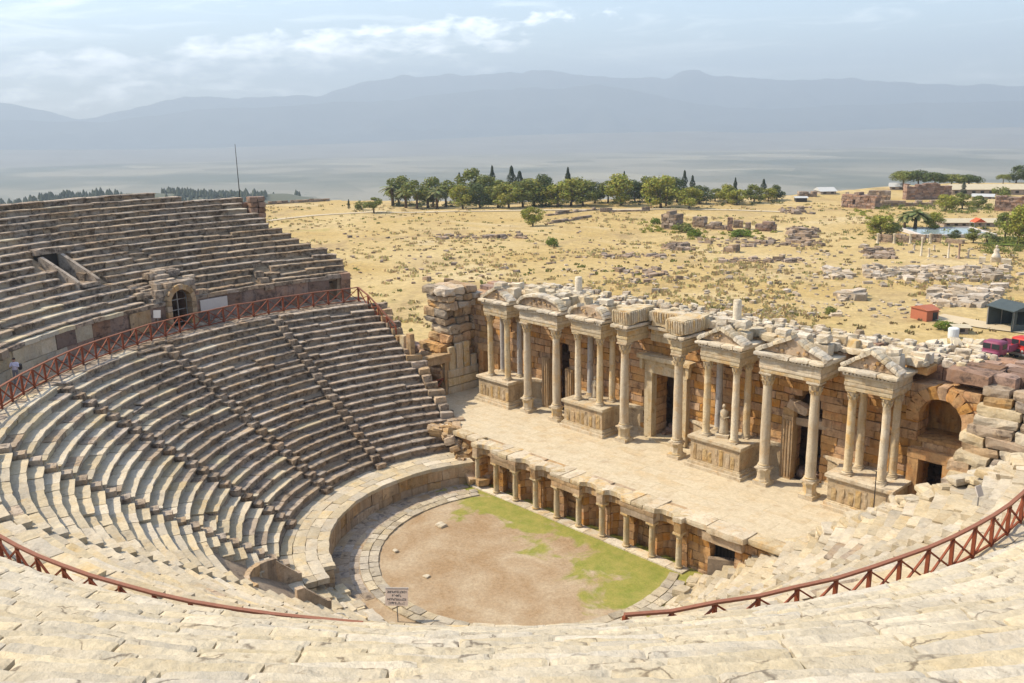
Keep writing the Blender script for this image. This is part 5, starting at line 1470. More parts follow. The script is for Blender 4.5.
def tree(kind, v, x, y, hpx, label, wide=1.0, group=None):
    p = gp(x, y, 0); p.z = ground_h(p.x, p.y)
    for _ in range(3):                                # settle on the real ground
        p = gp(x, y, p.z); p.z = ground_h(p.x, p.y)
    s = (1.22 if kind == 'cypress' else 1.13)*hpx/ppm(p)/HN[kind]; key = (kind, v); wide *= 1.0 if kind == 'cypress' else 1.4
    o = thing(NAME[kind], label, CAT[kind], p, group)
    if key not in _pm:
        tr, cr, lm = PROT[kind][v]; WL[o.name] = Vector((0,0,0))
        a = tr.build('trunk', M_BARK, o, smooth=True); b = cr.build('crown', lm, o); _pm[key] = (a.data, b.data)
    else:
        for nm, me in zip(('trunk', 'crown'), _pm[key]):
            q = bpy.data.objects.new(nm, me); COL.objects.link(q); q.parent = o
    o.scale = (s*wide, s*wide, s); o.rotation_euler = (0, 0, rnd.uniform(0, 6.28))
    return o
GRV = 'trees of the far grove'
trees = [
 ('palm',0,393,206,22,'small palm-like tree at the left tip of the far grove',1),('palm',1,406,208,21,'bare-trunked palm, second tree from the left end of the grove',1),
 ('broad',0,399,205,25,'olive-green tree behind the two leftmost palms of the grove',1),('broad',3,417,209,26,'slim-trunked olive-green tree beside the third palm of the grove',1),
 ('palm',0,428,208,20,'short palm in the front row, below the first cypress and to its left',1),('broad',0,433,207,26,'full olive tree just left of the first cypress',1),
 ('palm',1,437,209,21,'palm with a pale trunk directly in front of the full olive tree',1),('broad',3,446,207,24,'leafy tree with a split trunk next left of the first cypress',1),
 ('cypress',0,460,201,26,'first dark cypress from the left, rising out of the grove',.95),('broad',1,463,208.6,22,'yellow-green tree at the foot of the first cypress',1),
 ('broad',0,471,203,30,'tall rounded tree between the first and second cypress',1),('dark',0,480,208,21,'dark round tree in front, between the first two cypresses',1.1),
 ('broad',0,487,204,25,'mid-green tree just left of the tall second cypress',1),('cypress',0,492.8,201,33,'tallest narrow cypress of the whole grove',.8),
 ('broad',3,498,208,25,'pale grey-green tree in front of the tallest cypress',1),('broad',1,509,208,23,'bright yellow-green tree in front of the twin broad cypresses',1.15),
 ('cypress',1,512,202,29,'broad dark cypress, left one of the twin pair',.9),('cypress',1,520,202,25,'broad dark cypress, right one of the twin pair',1.1),
 ('broad',0,523,207,24,'olive tree before the right twin cypress',1.1),('yellow',0,534,206,23,'yellow-green tree above the lone round tree',1.1),
 ('dark',0,546,206,27,'tall dark bushy tree right of the yellow-green one over the lone tree',.9),('yellow',0,558,207,20,'low wide yellow-green tree in the middle of the grove front',1.2),
 ('cypress',0,568,202,28,'slim cypress peeping over the right-hand half of the left grove',.9),('broad',1,571,206,26,'pale leafy tree under the slim middle cypress',1.15),
 ('broad',0,583,206,22,'olive tree second from the right end of the left grove',1.2),('dark',0,595,203,18,'dark low tree at the gap in the middle of the grove',1.1),
 ('broad',3,608,203,20,'slender green tree first to the right of the gap in the grove',1),('yellow',0,621,205,26,'large yellow-green tree right of the gap in the grove',1),
 ('cypress',0,624,201,24,'single small cypress tip behind the large yellow-green tree',.8),('dark',0,635,202,19,'dark tree to the right of the large yellow-green tree',1),
 ('broad',0,647,202,22,'green tree midway along the right half of the grove',1),('yellow',0,661,208,27,'yellow-green tree leaning over the square tower ruin',1),
 ('broad',0,666,206,24,'darker tree close behind the one over the tower ruin',.9),('dark',0,677,202,21,'dark tree left of the double cypress of the right grove',1),
 ('cypress',1,684,200,24,'left cypress of the double clump in the right grove',.7),('cypress',1,692,200,20,'right cypress of the double clump in the right grove',.8),
 ('broad',1,689,209,20,'front tree with a clear trunk below the double cypress',1.15),('dark',0,700,204,16,'dark spreading tree next right of the double cypress',1.4),
 ('broad',0,715,201,11,'low tree filling the dip right of the spreading dark tree',1.5),('broad',1,728,203,17,'light green tree left of the last thin cypress',1.1),
 ('cypress',0,734.7,201,19,'last thin cypress but one, among light green trees',.9),('yellow',0,737,205,13,'low yellow-green tree at the foot of the thin right-hand cypress',1.2),
 ('cypress',1,763,200,17,'wide low cypress at the right end of the grove',1),('broad',0,754,203,16,'olive tree left of the wide low cypress',1.2),
 ('broad',1,768,201,12,'small light tree right of the wide low cypress',1.2),('dark',0,777,200,13,'last tree at the right end of the grove',1),
]
for k, v, x, y, h, lab, wd in trees: tree(k, v, x, y, h, lab, wd, GRV)
tree('broad', 1, 533, 226, 18, 'lone round tree standing on the yellow field in front of the grove', 1.1)
tree('broad', 3, 374, 213, 14, 'small spreading tree on the field left of the grove', 1.2)
tree('cypress', 0, 349, 209, 8, 'tiny dark conifer on the field far left of the grove', 1.1)
tree('bush', 1, 362, 210, 7, 'low dark bush between the tiny conifer and the small spreading tree', .8)
tree('bush', 0, 552, 246, 7, 'single yellow-green bush in the open field below the lone round tree', .8)
RG = 'trees around the ruins at right'
for k, v, x, y, h, lab, wd in [
 ('umbrella',0,903,190,18,'leftmost flat-topped pine of the row behind the bath ruins',.95),('umbrella',1,918,190,18,'second flat-topped pine from the left behind the bath ruins',1),
 ('umbrella',1,934,191,17,'third flat-topped pine in the row behind the bath ruins',1),('umbrella',0,951,191,16,'fourth flat-topped pine in the row, above the long roof',1.1),
 ('umbrella',1,968,191,15,'rightmost flat-topped pine of the row above the long roof',1.1),('dark',0,1016,183,15,'dark round tree at the right edge behind the long-roofed building',1.1),
 ('umbrella',0,1003,184,9,'low pine left of the dark round tree at the right edge',.9),('cypress',1,963,196,12,'small dark cypress before the long roof',1),
 ('yellow',0,946,211,14,'yellow-green tree below the small dark cypress',1.2),('broad',0,962,209,14,'green tree right of the yellow one below the small dark cypress',1.2),
 ('broad',0,978,208,11,'low green tree beside the white-roofed hut',1.2),('bush',1,1000,196,7,'bush in front of the long-roofed building at right',1),
 ('yellow',0,881,236,17,'wide bright yellow-green tree left of the two palms',1.3),('broad',0,893,236,12,'low green shrub-like tree at the foot of the left palm',1.2),
 ('palm',0,904,231,19,'left palm of the pair by the pale block wall',1.1),('palm',1,914.6,231,22,'right and taller palm of the pair by the pale block wall',1.2),
 ('yellow',0,935,230,15,'yellow tree between the palms and the pool',1.1),('dark',0,954,240,9,'dark low tree in front of the pool canopy',1.1),
 ('broad',0,973,243,13,'round green tree in front of the pool',1),('palm',1,986.5,245,13,'short palm right of the round tree by the pool',1.2),
 ('broad',1,1018,245,38,'tall light tree at the right edge of the picture',.8),('broad',3,1005,239,24,'thin tree left of the tall light tree at the right edge',.9),
 ('dark',0,996,243,6,'dark hedge-like bush left of the lawn',1.6)]: tree(k, v, x, y, h, lab, wd, RG)
for k, v, x, y, h, lab, wd in [('bush',0,694,237,6,'yellow-green shrub at the foot of the ruined tower',1.1),('bush',0,742,237,6,'yellow-green shrub patch in front of the two-doored ruin',1.7),('bush',1,682,232,7,'olive shrub close beside the ruined tower',1.2),
   ('bush',1,830,314,6,'dark low bush behind the stage top among pale stones',.9),('bush',0,944,329,7,'bright green weed patch by the pale cabin',1.3),('bush',0,655,224,5,'shrub left of the ruined tower',1)]: tree(k, v, x, y, h, lab, wd)

# ------------------------------------------------------------------ ruins of the plain
def gnd(x, y):
    p = gp(x, y, 0)
    for _ in range(4): p = gp(x, y, ground_h(p.x, p.y))
    p.z = ground_h(p.x, p.y); return p
def ruin_wall(name, label, x0, x1, yb0, yb1, hpx, mat, seed, ragged=.35, th=1.6, bl=1.3, course=.7, holes=(), cat='ruin', group=None):
    a, b = gnd(x0, yb0), gnd(x1, yb1); s = ppm((a+b)/2); H = hpx/s; rg = random.Random(seed)
    ex = Vector((b.x-a.x, b.y-a.y, 0)); L = ex.length; ex /= L; z0 = min(a.z, b.z)-.3
    o = thing(name, label, cat, ((a.x+b.x)/2, (a.y+b.y)/2, z0+.3), group)
    mb = MB(); block_wall(mb, Vector((a.x, a.y, z0)), ex, L, 0, H+.3, th, course, bl, holes, lambda q: H*(1-ragged)+ragged*H*(.5+.9*noise.noise(Vector((q*.35+seed*3.1, seed, .5))))+.3, rg, .10, .03, seg=(2,1,2), depthj=.1)
    mb.v = [v for v in mb.v]
    ob = mb.build('masonry', mat, o)
    # block_wall works from z=0: lift onto the ground
    ob.location.z += z0 if False else 0
    return o, a, b

FIELD_ROWS = []
ruin_wall('tower_ruin', 'squat square tower ruin of dark blocks left of the broken ruin walls', 661, 676, 229, 230, 19, S_DARKRUIN, 1, .2, 4.0)
ruin_wall('ruin_wall', 'broken dark wall next right of the square tower ruin', 692, 704, 227, 228, 11, S_DARKRUIN, 2, .4, 2.0)
ruin_wall('ruin_wall', 'low jagged wall stretch left of the upright pillar on the plain', 705, 726, 229, 230, 9, S_DARKRUIN, 3, .6, 1.8)
ruin_wall('ruin_pillar', 'upright squared pillar at the centre of the broken ruin walls', 727, 732.5, 231, 231, 14, S_RUIN, 4, .1, 1.5)
ruin_wall('ruin_wall', 'dark jagged wall right of the upright pillar', 733, 743, 228, 228, 10, S_DARKRUIN, 5, .4, 2.0)
ruin_wall('ruin_wall', 'broken wall corner, second block group right of the pillar', 745, 751, 230, 230, 8, S_DARKRUIN, 6, .4, 1.8)
ruin_wall('ruin_wall', 'blocky wall end at the right of the shrub patch', 755, 775, 231, 232, 12, S_RUIN, 7, .6, 2.0)
ruin_wall('ruin_stump', 'small jagged stump of masonry alone on the field below the broken walls', 723, 736, 252, 253, 9, S_DARKRUIN, 8, .7, 2.2)
ruin_wall('bath_wall', 'long tall bath ruin wall of red-brown blocks with a small window', 841, 875, 207, 209, 16, S_RUIN, 9, .18, 2.5, holes=[(4.0, 4.9, 1.6, 3.2)])
ruin_wall('bath_wall', 'lower broken bath wall behind the long red-brown one', 845, 890, 200, 201, 12, S_DARKRUIN, 10, .6, 2.5)
ruin_wall('ruin_wall', 'long grey-brown low wall right of the bath ruin', 876, 935, 207, 206, 6, S_DARKRUIN, 11, .35, 1.5)
ruin_wall('ruin_wall', 'high dark ruin wall below the umbrella pines', 906, 951, 200, 199, 16, S_RUIN, 12, .25, 2.5)
ruin_wall('ruin_wall', 'dark boulder-like ruin at the plateau edge left of the baths', 799, 817, 197, 197, 8, S_DARKRUIN, 13, .5, 3.0)
ruin_wall('ruin_wall', 'brown shed-like ruin at the right edge above the lawn', 994, 1030, 211, 212, 15, S_RUIN, 14, .1, 3.0)
ruin_wall('field_wall', 'dark terrace wall stretching right from above the lone round tree', 548, 600, 216, 210, 3.5, S_DARKRUIN, 15, .5, 1.0)
ruin_wall('field_wall', 'lower of the two dark terrace walls right of the lone round tree', 549, 592, 224, 217, 2.6, S_DARKRUIN, 16, .5, 1.0)
ruin_wall('field_wall', 'dark terrace wall line behind the tower ruin', 600, 650, 212, 211, 4, S_DARKRUIN, 17, .5, 1.0)
FIELD_ROWS.append(('broken stone row across the field left of the lone round tree', (430, 530, 235, 239), 110))
ruin_wall('field_wall', 'dark wall line on the horizon crest left of the small conifer', 262, 330, 205, 201, 3.5, S_DARKRUIN, 19, .4, 1.2)
FIELD_ROWS.append(('short dark block row in the field left of the tower ruin', (598, 662, 254.5, 257.5), 70))
FIELD_ROWS.append(('row of stones crossing the field below the masonry stump', (716, 802, 259, 263), 90))
for i, (x0, x1, lab) in enumerate(((878, 892, 'first dark wall panel of the pillared pool wall'), (895, 908, 'second dark wall panel of the pillared pool wall'), (911, 925, 'third dark wall panel of the pillared pool wall'), (928, 940, 'fourth and rightmost wall panel of the pillared pool wall'))):
    ruin_wall('pool_wall', lab, x0, x1, 242, 243, 8.5, S_DARKRUIN, 30+i, .08, .6, cat='wall', group='panels of the pool wall')
def pillar(x, y, hpx, label, mat=S_WHITE, rpx=1.2, name='standing_column', cat='column', group=None):
    p = gnd(x, y); s = ppm(p); m = MB(); h = hpx/s; r = rpx/s
    m.lathe(p-Z_*.2, [(r*1.35, 0), (r*1.35, .35), (r, .45), (r*.92, h-.3), (r*1.2, h-.15), (r*1.2, h+.2)], 10, wob=.03)
    return tag(m.build(name, mat, auto=40), label, cat, group)
for x, lab in ((877.5, 'pale gatepost at the left end of the pool wall'), (894, 'pale post between the first and second pool wall panels'), (910, 'pale post between the second and third pool wall panels'), (930, 'pale post between the third and fourth pool wall panels')):
    pillar(x, 243.5, 10, lab, S_CREAM, 1.2, 'gatepost', 'post', 'posts of the pool wall')
for x, y, h, lab, mt in ((921, 256, 19, 'tallest white standing column in front of the pool wall', S_WHITE), (948, 258, 16, 'white standing column carrying the left end of a lintel', S_WHITE), (958.5, 259, 16, 'brown standing column carrying the right end of a lintel', S_RUIN), (928.5, 257, 9, 'short thin white column right of the tallest one', S_WHITE), (968, 258, 9, 'short grey column stub right of the lintel pair', S_RUBGREY), (914, 250, 6, 'small broken column stump left of the tallest white column', S_RUBGREY), (934, 250, 5, 'small broken stump behind the short thin white column', S_RUBGREY)):
    pillar(x, y, h, lab, mt, .95, group='columns standing in front of the pool wall')
a = gnd(948, 258); b = gnd(958.5, 259); s = ppm(a); m = MB(); m.rock((a+b)/2+Z_*(17.2/s), Vector((b.x-a.x, b.y-a.y, 0)).normalized(), Vector((-(b.y-a.y), b.x-a.x, 0)).normalized(), Z_, ((b-a).length+1.4, .8, .75), (4,2,2), .06, .06, 1.5)
tag(m.build('lintel_block', S_DARKRUIN), 'dark stone lintel resting on the white and the brown column', 'lintel')
# seated white figure on a block at the right
p = gnd(995.5, 262); s = ppm(p); o = thing('statue', 'white seated figure statue on a low block beyond the rubble rows at right', 'statue', p)
m = MB(); m.box(p+Z_*.3, (1.7, 1.2, .9), .5, seg=(3,2,2), r=.08, amp=.06); m.build('plinth', S_WHITE, o)
m = MB(); m.lathe(p+Z_*.72, [(.75,0),(.8,.35),(.62,.75),(.42,1.05),(.5,1.4),(.42,1.7),(.16,1.85),(.16,1.95),(.24,2.1),(.23,2.3),(.1,2.45)], 12, wob=.09); m.build('figure', S_WHITE, o, smooth=True)
for x, y, wpx, lab in ((982, 262, 6, 'flat white block left of the white seated statue'), (1006, 264, 9, 'broad flat white block right of the white seated statue'), (889, 273.5, 6, 'single pale cut block in front of the long rubble row')):
    p = gnd(x, y); s = ppm(p); m = MB(); m.box(p+Z_*.4, (wpx/s, 1.4, 1.1), .3, seg=(3,2,2), r=.08, amp=.06); tag(m.build('cut_block', S_WHITE), lab, 'stone block')

# buildings by the pool and beyond
def hut(name, label, x0, x1, yb, hpx, depth, wallm, roofm, cat='building', pitch=.25, windows=0, over=.4, hip=False):
    a, b = gnd(x0, yb), gnd(x1, yb); s = ppm((a+b)/2); H = hpx/s; ex = Vector((b.x-a.x, b.y-a.y, 0)); L = ex.length; ex /= L; ey = Vector((-ex.y, ex.x, 0)); z = min(a.z, b.z)
    o = thing(name, label, cat, ((a.x+b.x)/2, (a.y+b.y)/2, z)); base = Vector((a.x, a.y, z))
    m = MB(); m.rock(base+ex*L/2+ey*depth/2+Z_*(H*.5-.2), ex, ey, Z_, (L, depth, H+.4)); m.build('wall', wallm, o)
    m = MB(); ph = depth*pitch
    m.slab([(-over, 0), (depth+over, 0), (depth/2, ph)], base+ex*-over+Z_*(H+.003), ey, Z_, ex, L+2*over); m.build('roof', roofm, o)
    for k in range(windows):
        m = MB(); c = base+ex*(L*(k+.5)/windows)-ey*.03+Z_*H*.55; m.rock(c, ex, ey, Z_, (L/windows*.4, .1, H*.42)); w_ = m.build('window', M_DARK, o)
    return o
M_ROOFP = plain('pale_tiled_roof', (.46,.40,.28), .9, .2, 1.2); M_ROOFW = plain('white_sheet_roof', (.44,.44,.42), .6, .1, 1.0); M_BW = plain('old_render_wall', (.33,.27,.215), .9, .25, .6)
M_RED = plain('red_canvas', (.50,.10,.04), .8, .15, 2); M_ORANGE = plain('orange_sheeting', (.38,.13,.07), .6, .15, 1.5); M_PURPLE = plain('faded_purple_paint', (.22,.055,.10), .45, .2, 3)
M_REDP = plain('red_paint', (.45,.035,.025), .45, .2, 3); M_GLASS = plain('dark_glass', (.03,.035,.04), .15, .1); M_TYRE = plain('tyre_rubber', (.03,.03,.03), .9, .2)
hut('museum_building', 'long low building with a pale tiled roof behind the pines at right', 952, 1030, 195, 5.5, 8, M_BW, M_ROOFP, windows=9, pitch=.2)
hut('white_hut', 'low white-roofed hut in front of the long pale-roofed building', 972, 993, 199, 2.6, 6, M_BW, M_ROOFW, pitch=.12, windows=3)
hut('white_hut', 'white-roofed shed at the plateau edge left of the bath ruins', 821, 836, 194.5, 3.2, 8, M_BW, M_ROOFW, pitch=.15, windows=2)
hut('white_hut', 'white-roofed shed behind the arch gap of the bath ruins', 890, 904, 190, 3.2, 8, M_BW, M_ROOFW, pitch=.15, windows=2)
hut('pool_terrace', 'long pale flat terrace roof beside the pool', 944, 1000, 227, 4.5, 7, M_BW, M_ROOFP, pitch=.1, windows=7)
hut('grey_hut', 'small grey hut on the plateau edge right of the grove', 796, 807, 202, 4, 5, M_DARK, M_ROOFW, pitch=.08, windows=1)
# pool
a, b = gnd(922, 238), gnd(992, 237); s = ppm(a)
ex = Vector((b.x-a.x, b.y-a.y, 0)).normalized(); ey = Vector((-ex.y, ex.x, 0)); L = (b-a).length; zz = max(a.z, b.z)+.35
pl = thing('swimming_pool', 'pale blue swimming pool beyond the dark pool wall panels', 'pool', (a.x, a.y, zz-.3))
mw_, nt, bb = newmat('pool_water'); bb.inputs['Base Color'].default_value = (.27,.33,.33,1); bb.inputs['Roughness'].default_value = .08
m = MB(); m.rock(Vector((a.x, a.y, zz))+ex*L/2+ey*6.5, ex, ey, Z_, (L, 12.9, .5)); m.build('water', mw_, pl)
m = MB()
for (u_, v_, du, dv) in ((L/2, -.4, L+1.6, .8), (L/2, 13.4, L+1.6, .8), (-.4, 6.5, .8, 12.98), (L+.4, 6.5, .8, 12.98)): m.rock(Vector((a.x, a.y, zz+.05))+ex*u_+ey*v_, ex, ey, Z_, (du, dv, .7))
m.build('rim', M_PLASTER, pl)
p = gnd(980, 230.5); s = ppm(p); o = thing('sun_canopy', 'red fabric canopy beside the pool terrace', 'canopy', p)
m = MB(); w_ = 12/s; m.slab([(-w_/2, 0), (w_/2, 0), (0, .9)], p+Z_*1.9+ex*0, ex, Z_, ey, 3.0); m.build('cover', M_RED, o)
m = MB()
for u_ in (-.45, .45):
    for v_ in (.2, 2.8): m.bar(p+ex*u_*w_+ey*v_-Z_*.2, p+ex*u_*w_+ey*v_+Z_*1.95, .1)
m.build('legs_frame', M_METAL, o)
# lawn at the right edge
P = [gnd(984, 246), gnd(1045, 247), gnd(1045, 238), gnd(990, 238)]; m = MB(); n = 12
for i in range(n+1):
    for j in range(n+1):
        q = P[0].lerp(P[1], i/n).lerp(P[3].lerp(P[2], i/n), j/n); q.z = ground_h(q.x, q.y)+.25; m.v.append(q)
for i in range(n):
    for j in range(n): m.f.append((i*(n+1)+j, (i+1)*(n+1)+j, (i+1)*(n+1)+j+1, i*(n+1)+j+1)); m.m.append(0)
tag(m.build('lawn', plain('mown_grass', (.13,.17,.03), .9, .3, .8)), kind='stuff')

# ------------------------------------------------------------------ behind the stage: sheds and vehicles
def up_axes(yaw): return Vector((math.cos(yaw), math.sin(yaw), 0)), Vector((-math.sin(yaw), math.cos(yaw), 0))
VY = -YAW                                              # roughly across the view
p = gnd(924, 319); s = ppm(p); o = thing('orange_shed', 'small orange-red sheeted shed on the field behind the stage', 'shed', p)
ex, ey = up_axes(VY+.35); w_, d_, h_ = 15/s, 3.0, 11/s
m = MB(); m.rock(p+Z_*(h_/2-.1), ex, ey, Z_, (w_, d_, h_+.2), (2,2,2), .06, .04, .8); m.build('wall', M_ORANGE, o)
m = MB(); m.slab([(-.2, 0), (d_+.2, 0), (d_/2, .5)], p-ex*(w_/2+.15)-ey*d_/2+Z_*h_, ey, Z_, ex, w_+.3); m.build('roof', M_ORANGE, o)
m = MB(); m.rock(p-ey*(d_/2+.01)+Z_*h_*.4+ex*w_*.2, ex, ey, Z_, (.8, .06, h_*.75)); m.build('door', M_DARK, o)
# dark tarpaulin tent
p = gnd(1026, 331); s = ppm(p); o = thing('tarpaulin_tent', 'large dark green-grey tarpaulin tent with an open front at the right edge', 'tent', p)
ex, ey = up_axes(VY+.25); W_, D_, H_ = 4.4, 4.4, 2.7
M_TARP = plain('dark_tarpaulin', (.06,.075,.075), .55, .3, 1.2, bump=.4)
m = MB()
for u_ in (-W_/2, 0, W_/2):
    for v_ in (0, D_): m.bar(p+ex*u_+ey*v_-Z_*.3, p+ex*u_+ey*v_+Z_*(H_ if u_ else H_+.7), .14)
m.build('frame', M_METAL, o)
m = MB(); m.slab([(-W_/2-.2, H_), (W_/2+.2, H_), (W_/2+.2, H_+.1), (0, H_+.85), (-W_/2-.2, H_+.1)], p-ey*.2, ex, Z_, ey, D_+.4, wob=.12); m.build('cover', M_TARP, o)
m = MB(); m.rock(p+ey*D_+Z_*H_/2, ex, ey, Z_, (W_, .08, H_), (6,1,4), 0, .08, 1); m.rock(p-ex*W_*.46+Z_*H_*.5, ex, ey, Z_, (.7, .08, H_), (2,1,4), 0, .08, 1); m.rock(p+ex*W_*.46+ey*D_/2+Z_*H_/2, ey, ex, Z_, (D_, .08, H_), (6,1,4), 0, .08, 1); m.rock(p+Z_*.45, ex, ey, Z_, (W_, .08, .9), (4,1,2), 0, .06, 1)
m.build('side_cloth', M_TARP, o)
def truck(x, y, wpx, label, paint, yaw):
    p = gnd(x, y); s = ppm(p); ex, ey = up_axes(yaw); k = 1.0
    o = thing('parked_truck', label, 'truck', p)
    B = lambda u_, v_, z_: p+ex*u_+ey*v_+Z_*z_
    m = MB(); m.rock(B(0, 1.05, 1.55), ex, ey, Z_, (2.1, 1.9, 1.7), (4,4,4), .22, 0); b_ = m.build('cab', paint, o, smooth=True)
    m = MB(); m.rock(B(0, .25, .95), ex, ey, Z_, (1.95, 1.1, .75), (4,4,4), .2, 0); m.build('bonnet', paint, o, smooth=True)
    for u_ in (-.5, .5):
        m = MB(); m.rock(B(u_, .09, 1.85), ex, ey, Z_, (.85, .06, .6), (2,1,2), .02); m.build('windscreen', M_GLASS, o)
        m = MB(); m.lathe(B(u_*1.5, -.34, .95), [(.16,0),(.17,.06),(.1,.1)], 10, axis=-ey); m.build('headlight', M_METAL, o)
    for sg in (-1, 1):
        m = MB(); m.rock(B(sg*1.052, 1.1, 1.8), ey, ex, Z_, (1.0, .05, .6), (2,1,2), .02); m.build('side_window', M_GLASS, o)
        for v_ in (.5, 4.4):
            m = MB(); m.lathe(B(sg*.98, v_, .48), [(.2,-.13),(.46,-.13),(.5,-.08),(.5,.08),(.46,.13),(.2,.13)], 16, axis=ex); m.build('wheel', M_TYRE, o)
    m = MB(); m.rock(B(0, -.36, .6), ex, ey, Z_, (2.05, .14, .28), (2,1,1), .04); m.build('bumper', M_METAL, o)
    m = MB(); m.rock(B(0, -.305, .97), ex, ey, Z_, (.9, .05, .4)); m.build('grille', M_DARK, o)
    m = MB(); m.rock(B(0, 3.9, 1.05), ex, ey, Z_, (2.2, 3.6, .16)); 
    for sg in (-1, 1): m.rock(B(sg*1.07, 3.9, 1.45), ey, ex, Z_, (3.55, .06, .62))
    m.rock(B(0, 5.66, 1.45), ex, ey, Z_, (2.1, .06, .6)); m.build('load_bed', paint, o)
    m = MB()
    for sg in (-1, 1): m.bar(B(sg*.4, .6, .75), B(sg*.4, 5.5, .75), .14, .2)
    m.build('chassis', M_DARK, o)
    return o
truck(989, 362, 24, 'faded purple truck parked behind the collapsed right wing', M_PURPLE, -.12)
truck(1017, 358, 24, 'red truck parked to the right of the purple one', M_REDP, -.25)
hut('small_cabin', 'small brown-walled cabin with a pale flat roof near the purple truck', 956, 968, 334, 7, 1.6, M_BW, M_ROOFP, 'shed', .04, 1)
p = gnd(953, 338); m = MB(); m.lathe(p, [(.62,0),(.66,.3),(.66,1.25),(.5,1.35),(.2,1.4)], 14); tag(m.build('water_tank', plain('white_plastic', (.62,.66,.68), .4, .1)), 'small white round tank in front of the brown-walled cabin', 'tank')
rg = random.Random(77)
pts = []
for k in range(70):
    q = gnd(rg.uniform(926, 985), rg.uniform(343, 358)); pts.append(q)
rubble_pile('stone_heap', 'field of flat pale stone slabs laid out left of the purple truck', 'stone heap', pts, S_WHITE, (.6, 1.5), 8, flat=.35)

# rubble strewn over the plain
def strew(name, n, fn, mat, size, seed, kind='stuff', label=None, cat=None):
    rg = random.Random(seed); mb = MB()
    for k in range(n):
        x, y = fn(rg); q = gnd(x, y); s_ = rg.uniform(*size)*rg.choice((.4, .5, .7, .8, 1, 1, 1.6)); q = q-Z_*s_*rg.uniform(0, .22); yaw = rg.uniform(0, 3.1)
        ex, ey = up_axes(yaw); mb.rock(q+Z_*s_*.18, ex, ey, Z_, (s_*rg.uniform(.9,1.7), s_*rg.uniform(.7,1.1), s_*rg.uniform(.5, .95)), (1,1,1), 0, s_*.10, 1.1, 0, s_*.12, rg=rg)
    o = mb.build(name, mat)
    if kind: tag(o, kind=kind)
    else: tag(o, label, cat)
def clump(cx, cy, sx, sy):
    return lambda rg: (cx+max(-1.5, min(1.5, rg.gauss(0, 1)))*sx, cy+max(-1.5, min(1.5, rg.gauss(0, 1)))*sy)
def band(x0, x1, y0, y1, dy=0):
    return lambda rg: ((lambda u_: (x0+(x1-x0)*u_, rg.uniform(y0, y1)+dy*u_))(rg.random()))
strew('rubble', 240, band(560, 830, 248, 300), S_RUBGREY, (.25, .65), 51)
strew('rubble', 160, band(800, 1024, 245, 290), S_RUBGREY, (.3, .75), 52)
strew('rubble', 220, band(330, 640, 232, 285), S_DARKRUIN, (.25, .7), 53)
strew('rubble', 200, band(700, 940, 300, 318), S_RUBGREY, (.25, .6), 56)
for i, (f, n, sz, mt, lab) in enumerate((
    (band(866, 1010, 267, 279, 2), 560, (.4, 1.05), S_RUBGREY, 'long row of grey tumbled stones across the field in front of the white statue'),
    (clump(966, 297, 22, 6.5), 480, (.4, 1.1), S_RUBGREY, 'big heap of grey and white boulders above the orange shed'),
    (clump(879, 254, 9, 3), 110, (.5, 1.1), S_DARKRUIN, 'dark rubble mound left of the standing columns'),
    (clump(803, 235, 9, 5), 130, (.6, 1.3), S_DARKRUIN, 'dark purple-grey boulder heap right of the broken ruin walls'),
    (clump(797, 211, 10, 2), 50, (.7, 1.5), S_DARKRUIN, 'heap of dark stones below the small grey hut'),
    (clump(680, 248, 9, 1.5), 50, (.5, 1.2), S_DARKRUIN, 'low flat stone scatter in the field below the tower ruin'),
    (clump(838, 275, 9, 2.5), 60, (.6, 1.3), S_RUBGREY, 'small grey stone pile left of the long row of tumbled stones'),
    (clump(850, 297, 7, 2), 50, (.6, 1.2), S_RUBGREY, 'small dark stone pile left of the orange shed'),
    (clump(760, 243, 40, 2.5), 120, (.4, 1.0), S_DARKRUIN, 'scatter of broken stone around the shrubs of the ruined walls'),
    (clump(650, 276, 20, 5), 60, (.4, 1.0), S_DARKRUIN, 'thin scatter of dark stones in the field above the fluted blocks'))):
    strew('stone_heap', n, f, mt, sz, 60+i, None, lab, 'stone heap') if 'scatter' not in lab and 'long row of grey' not in lab else strew('rubble', n, f, mt, sz, 60+i)

for i, (lab, (x0, x1, y0, y1), n) in enumerate(FIELD_ROWS): strew('rubble', n, band(x0, x1, y0, y1), S_DARKRUIN, (.4, .95), 90+i)
# scrub between the trunks of the grove and among the ruins by the pool
def scrub(n, boxes, lm, sz, seed):
    rg = random.Random(seed); mb = MB()
    for k in range(n):
        x0, x1, y0, y1 = rg.choice(boxes); c = gnd(rg.uniform(x0, x1), rg.uniform(y0, y1)); r = rg.uniform(*sz)
        for q in range(60):
            d = Vector((rg.gauss(0,.36), rg.gauss(0,.36), abs(rg.gauss(0,.28)))); leaf(mb, c+d*r, .42*rg.uniform(.6,1.3), rg)
    tag(mb.build('scrub', lm), kind='stuff')
scrub(150, [(392, 560, 202, 207), (560, 790, 199, 205)], L_DARK, (1.0, 2.2), 3)
scrub(120, [(872, 1024, 226, 246), (940, 1000, 205, 214), (985, 1024, 240, 254), (876, 940, 205, 212)], L_OLIVE, (1.0, 2.0), 4)
scrub(70, [(690, 780, 231, 240), (640, 690, 222, 234), (850, 900, 210, 225)], L_YEL, (.5, 1.2), 5)
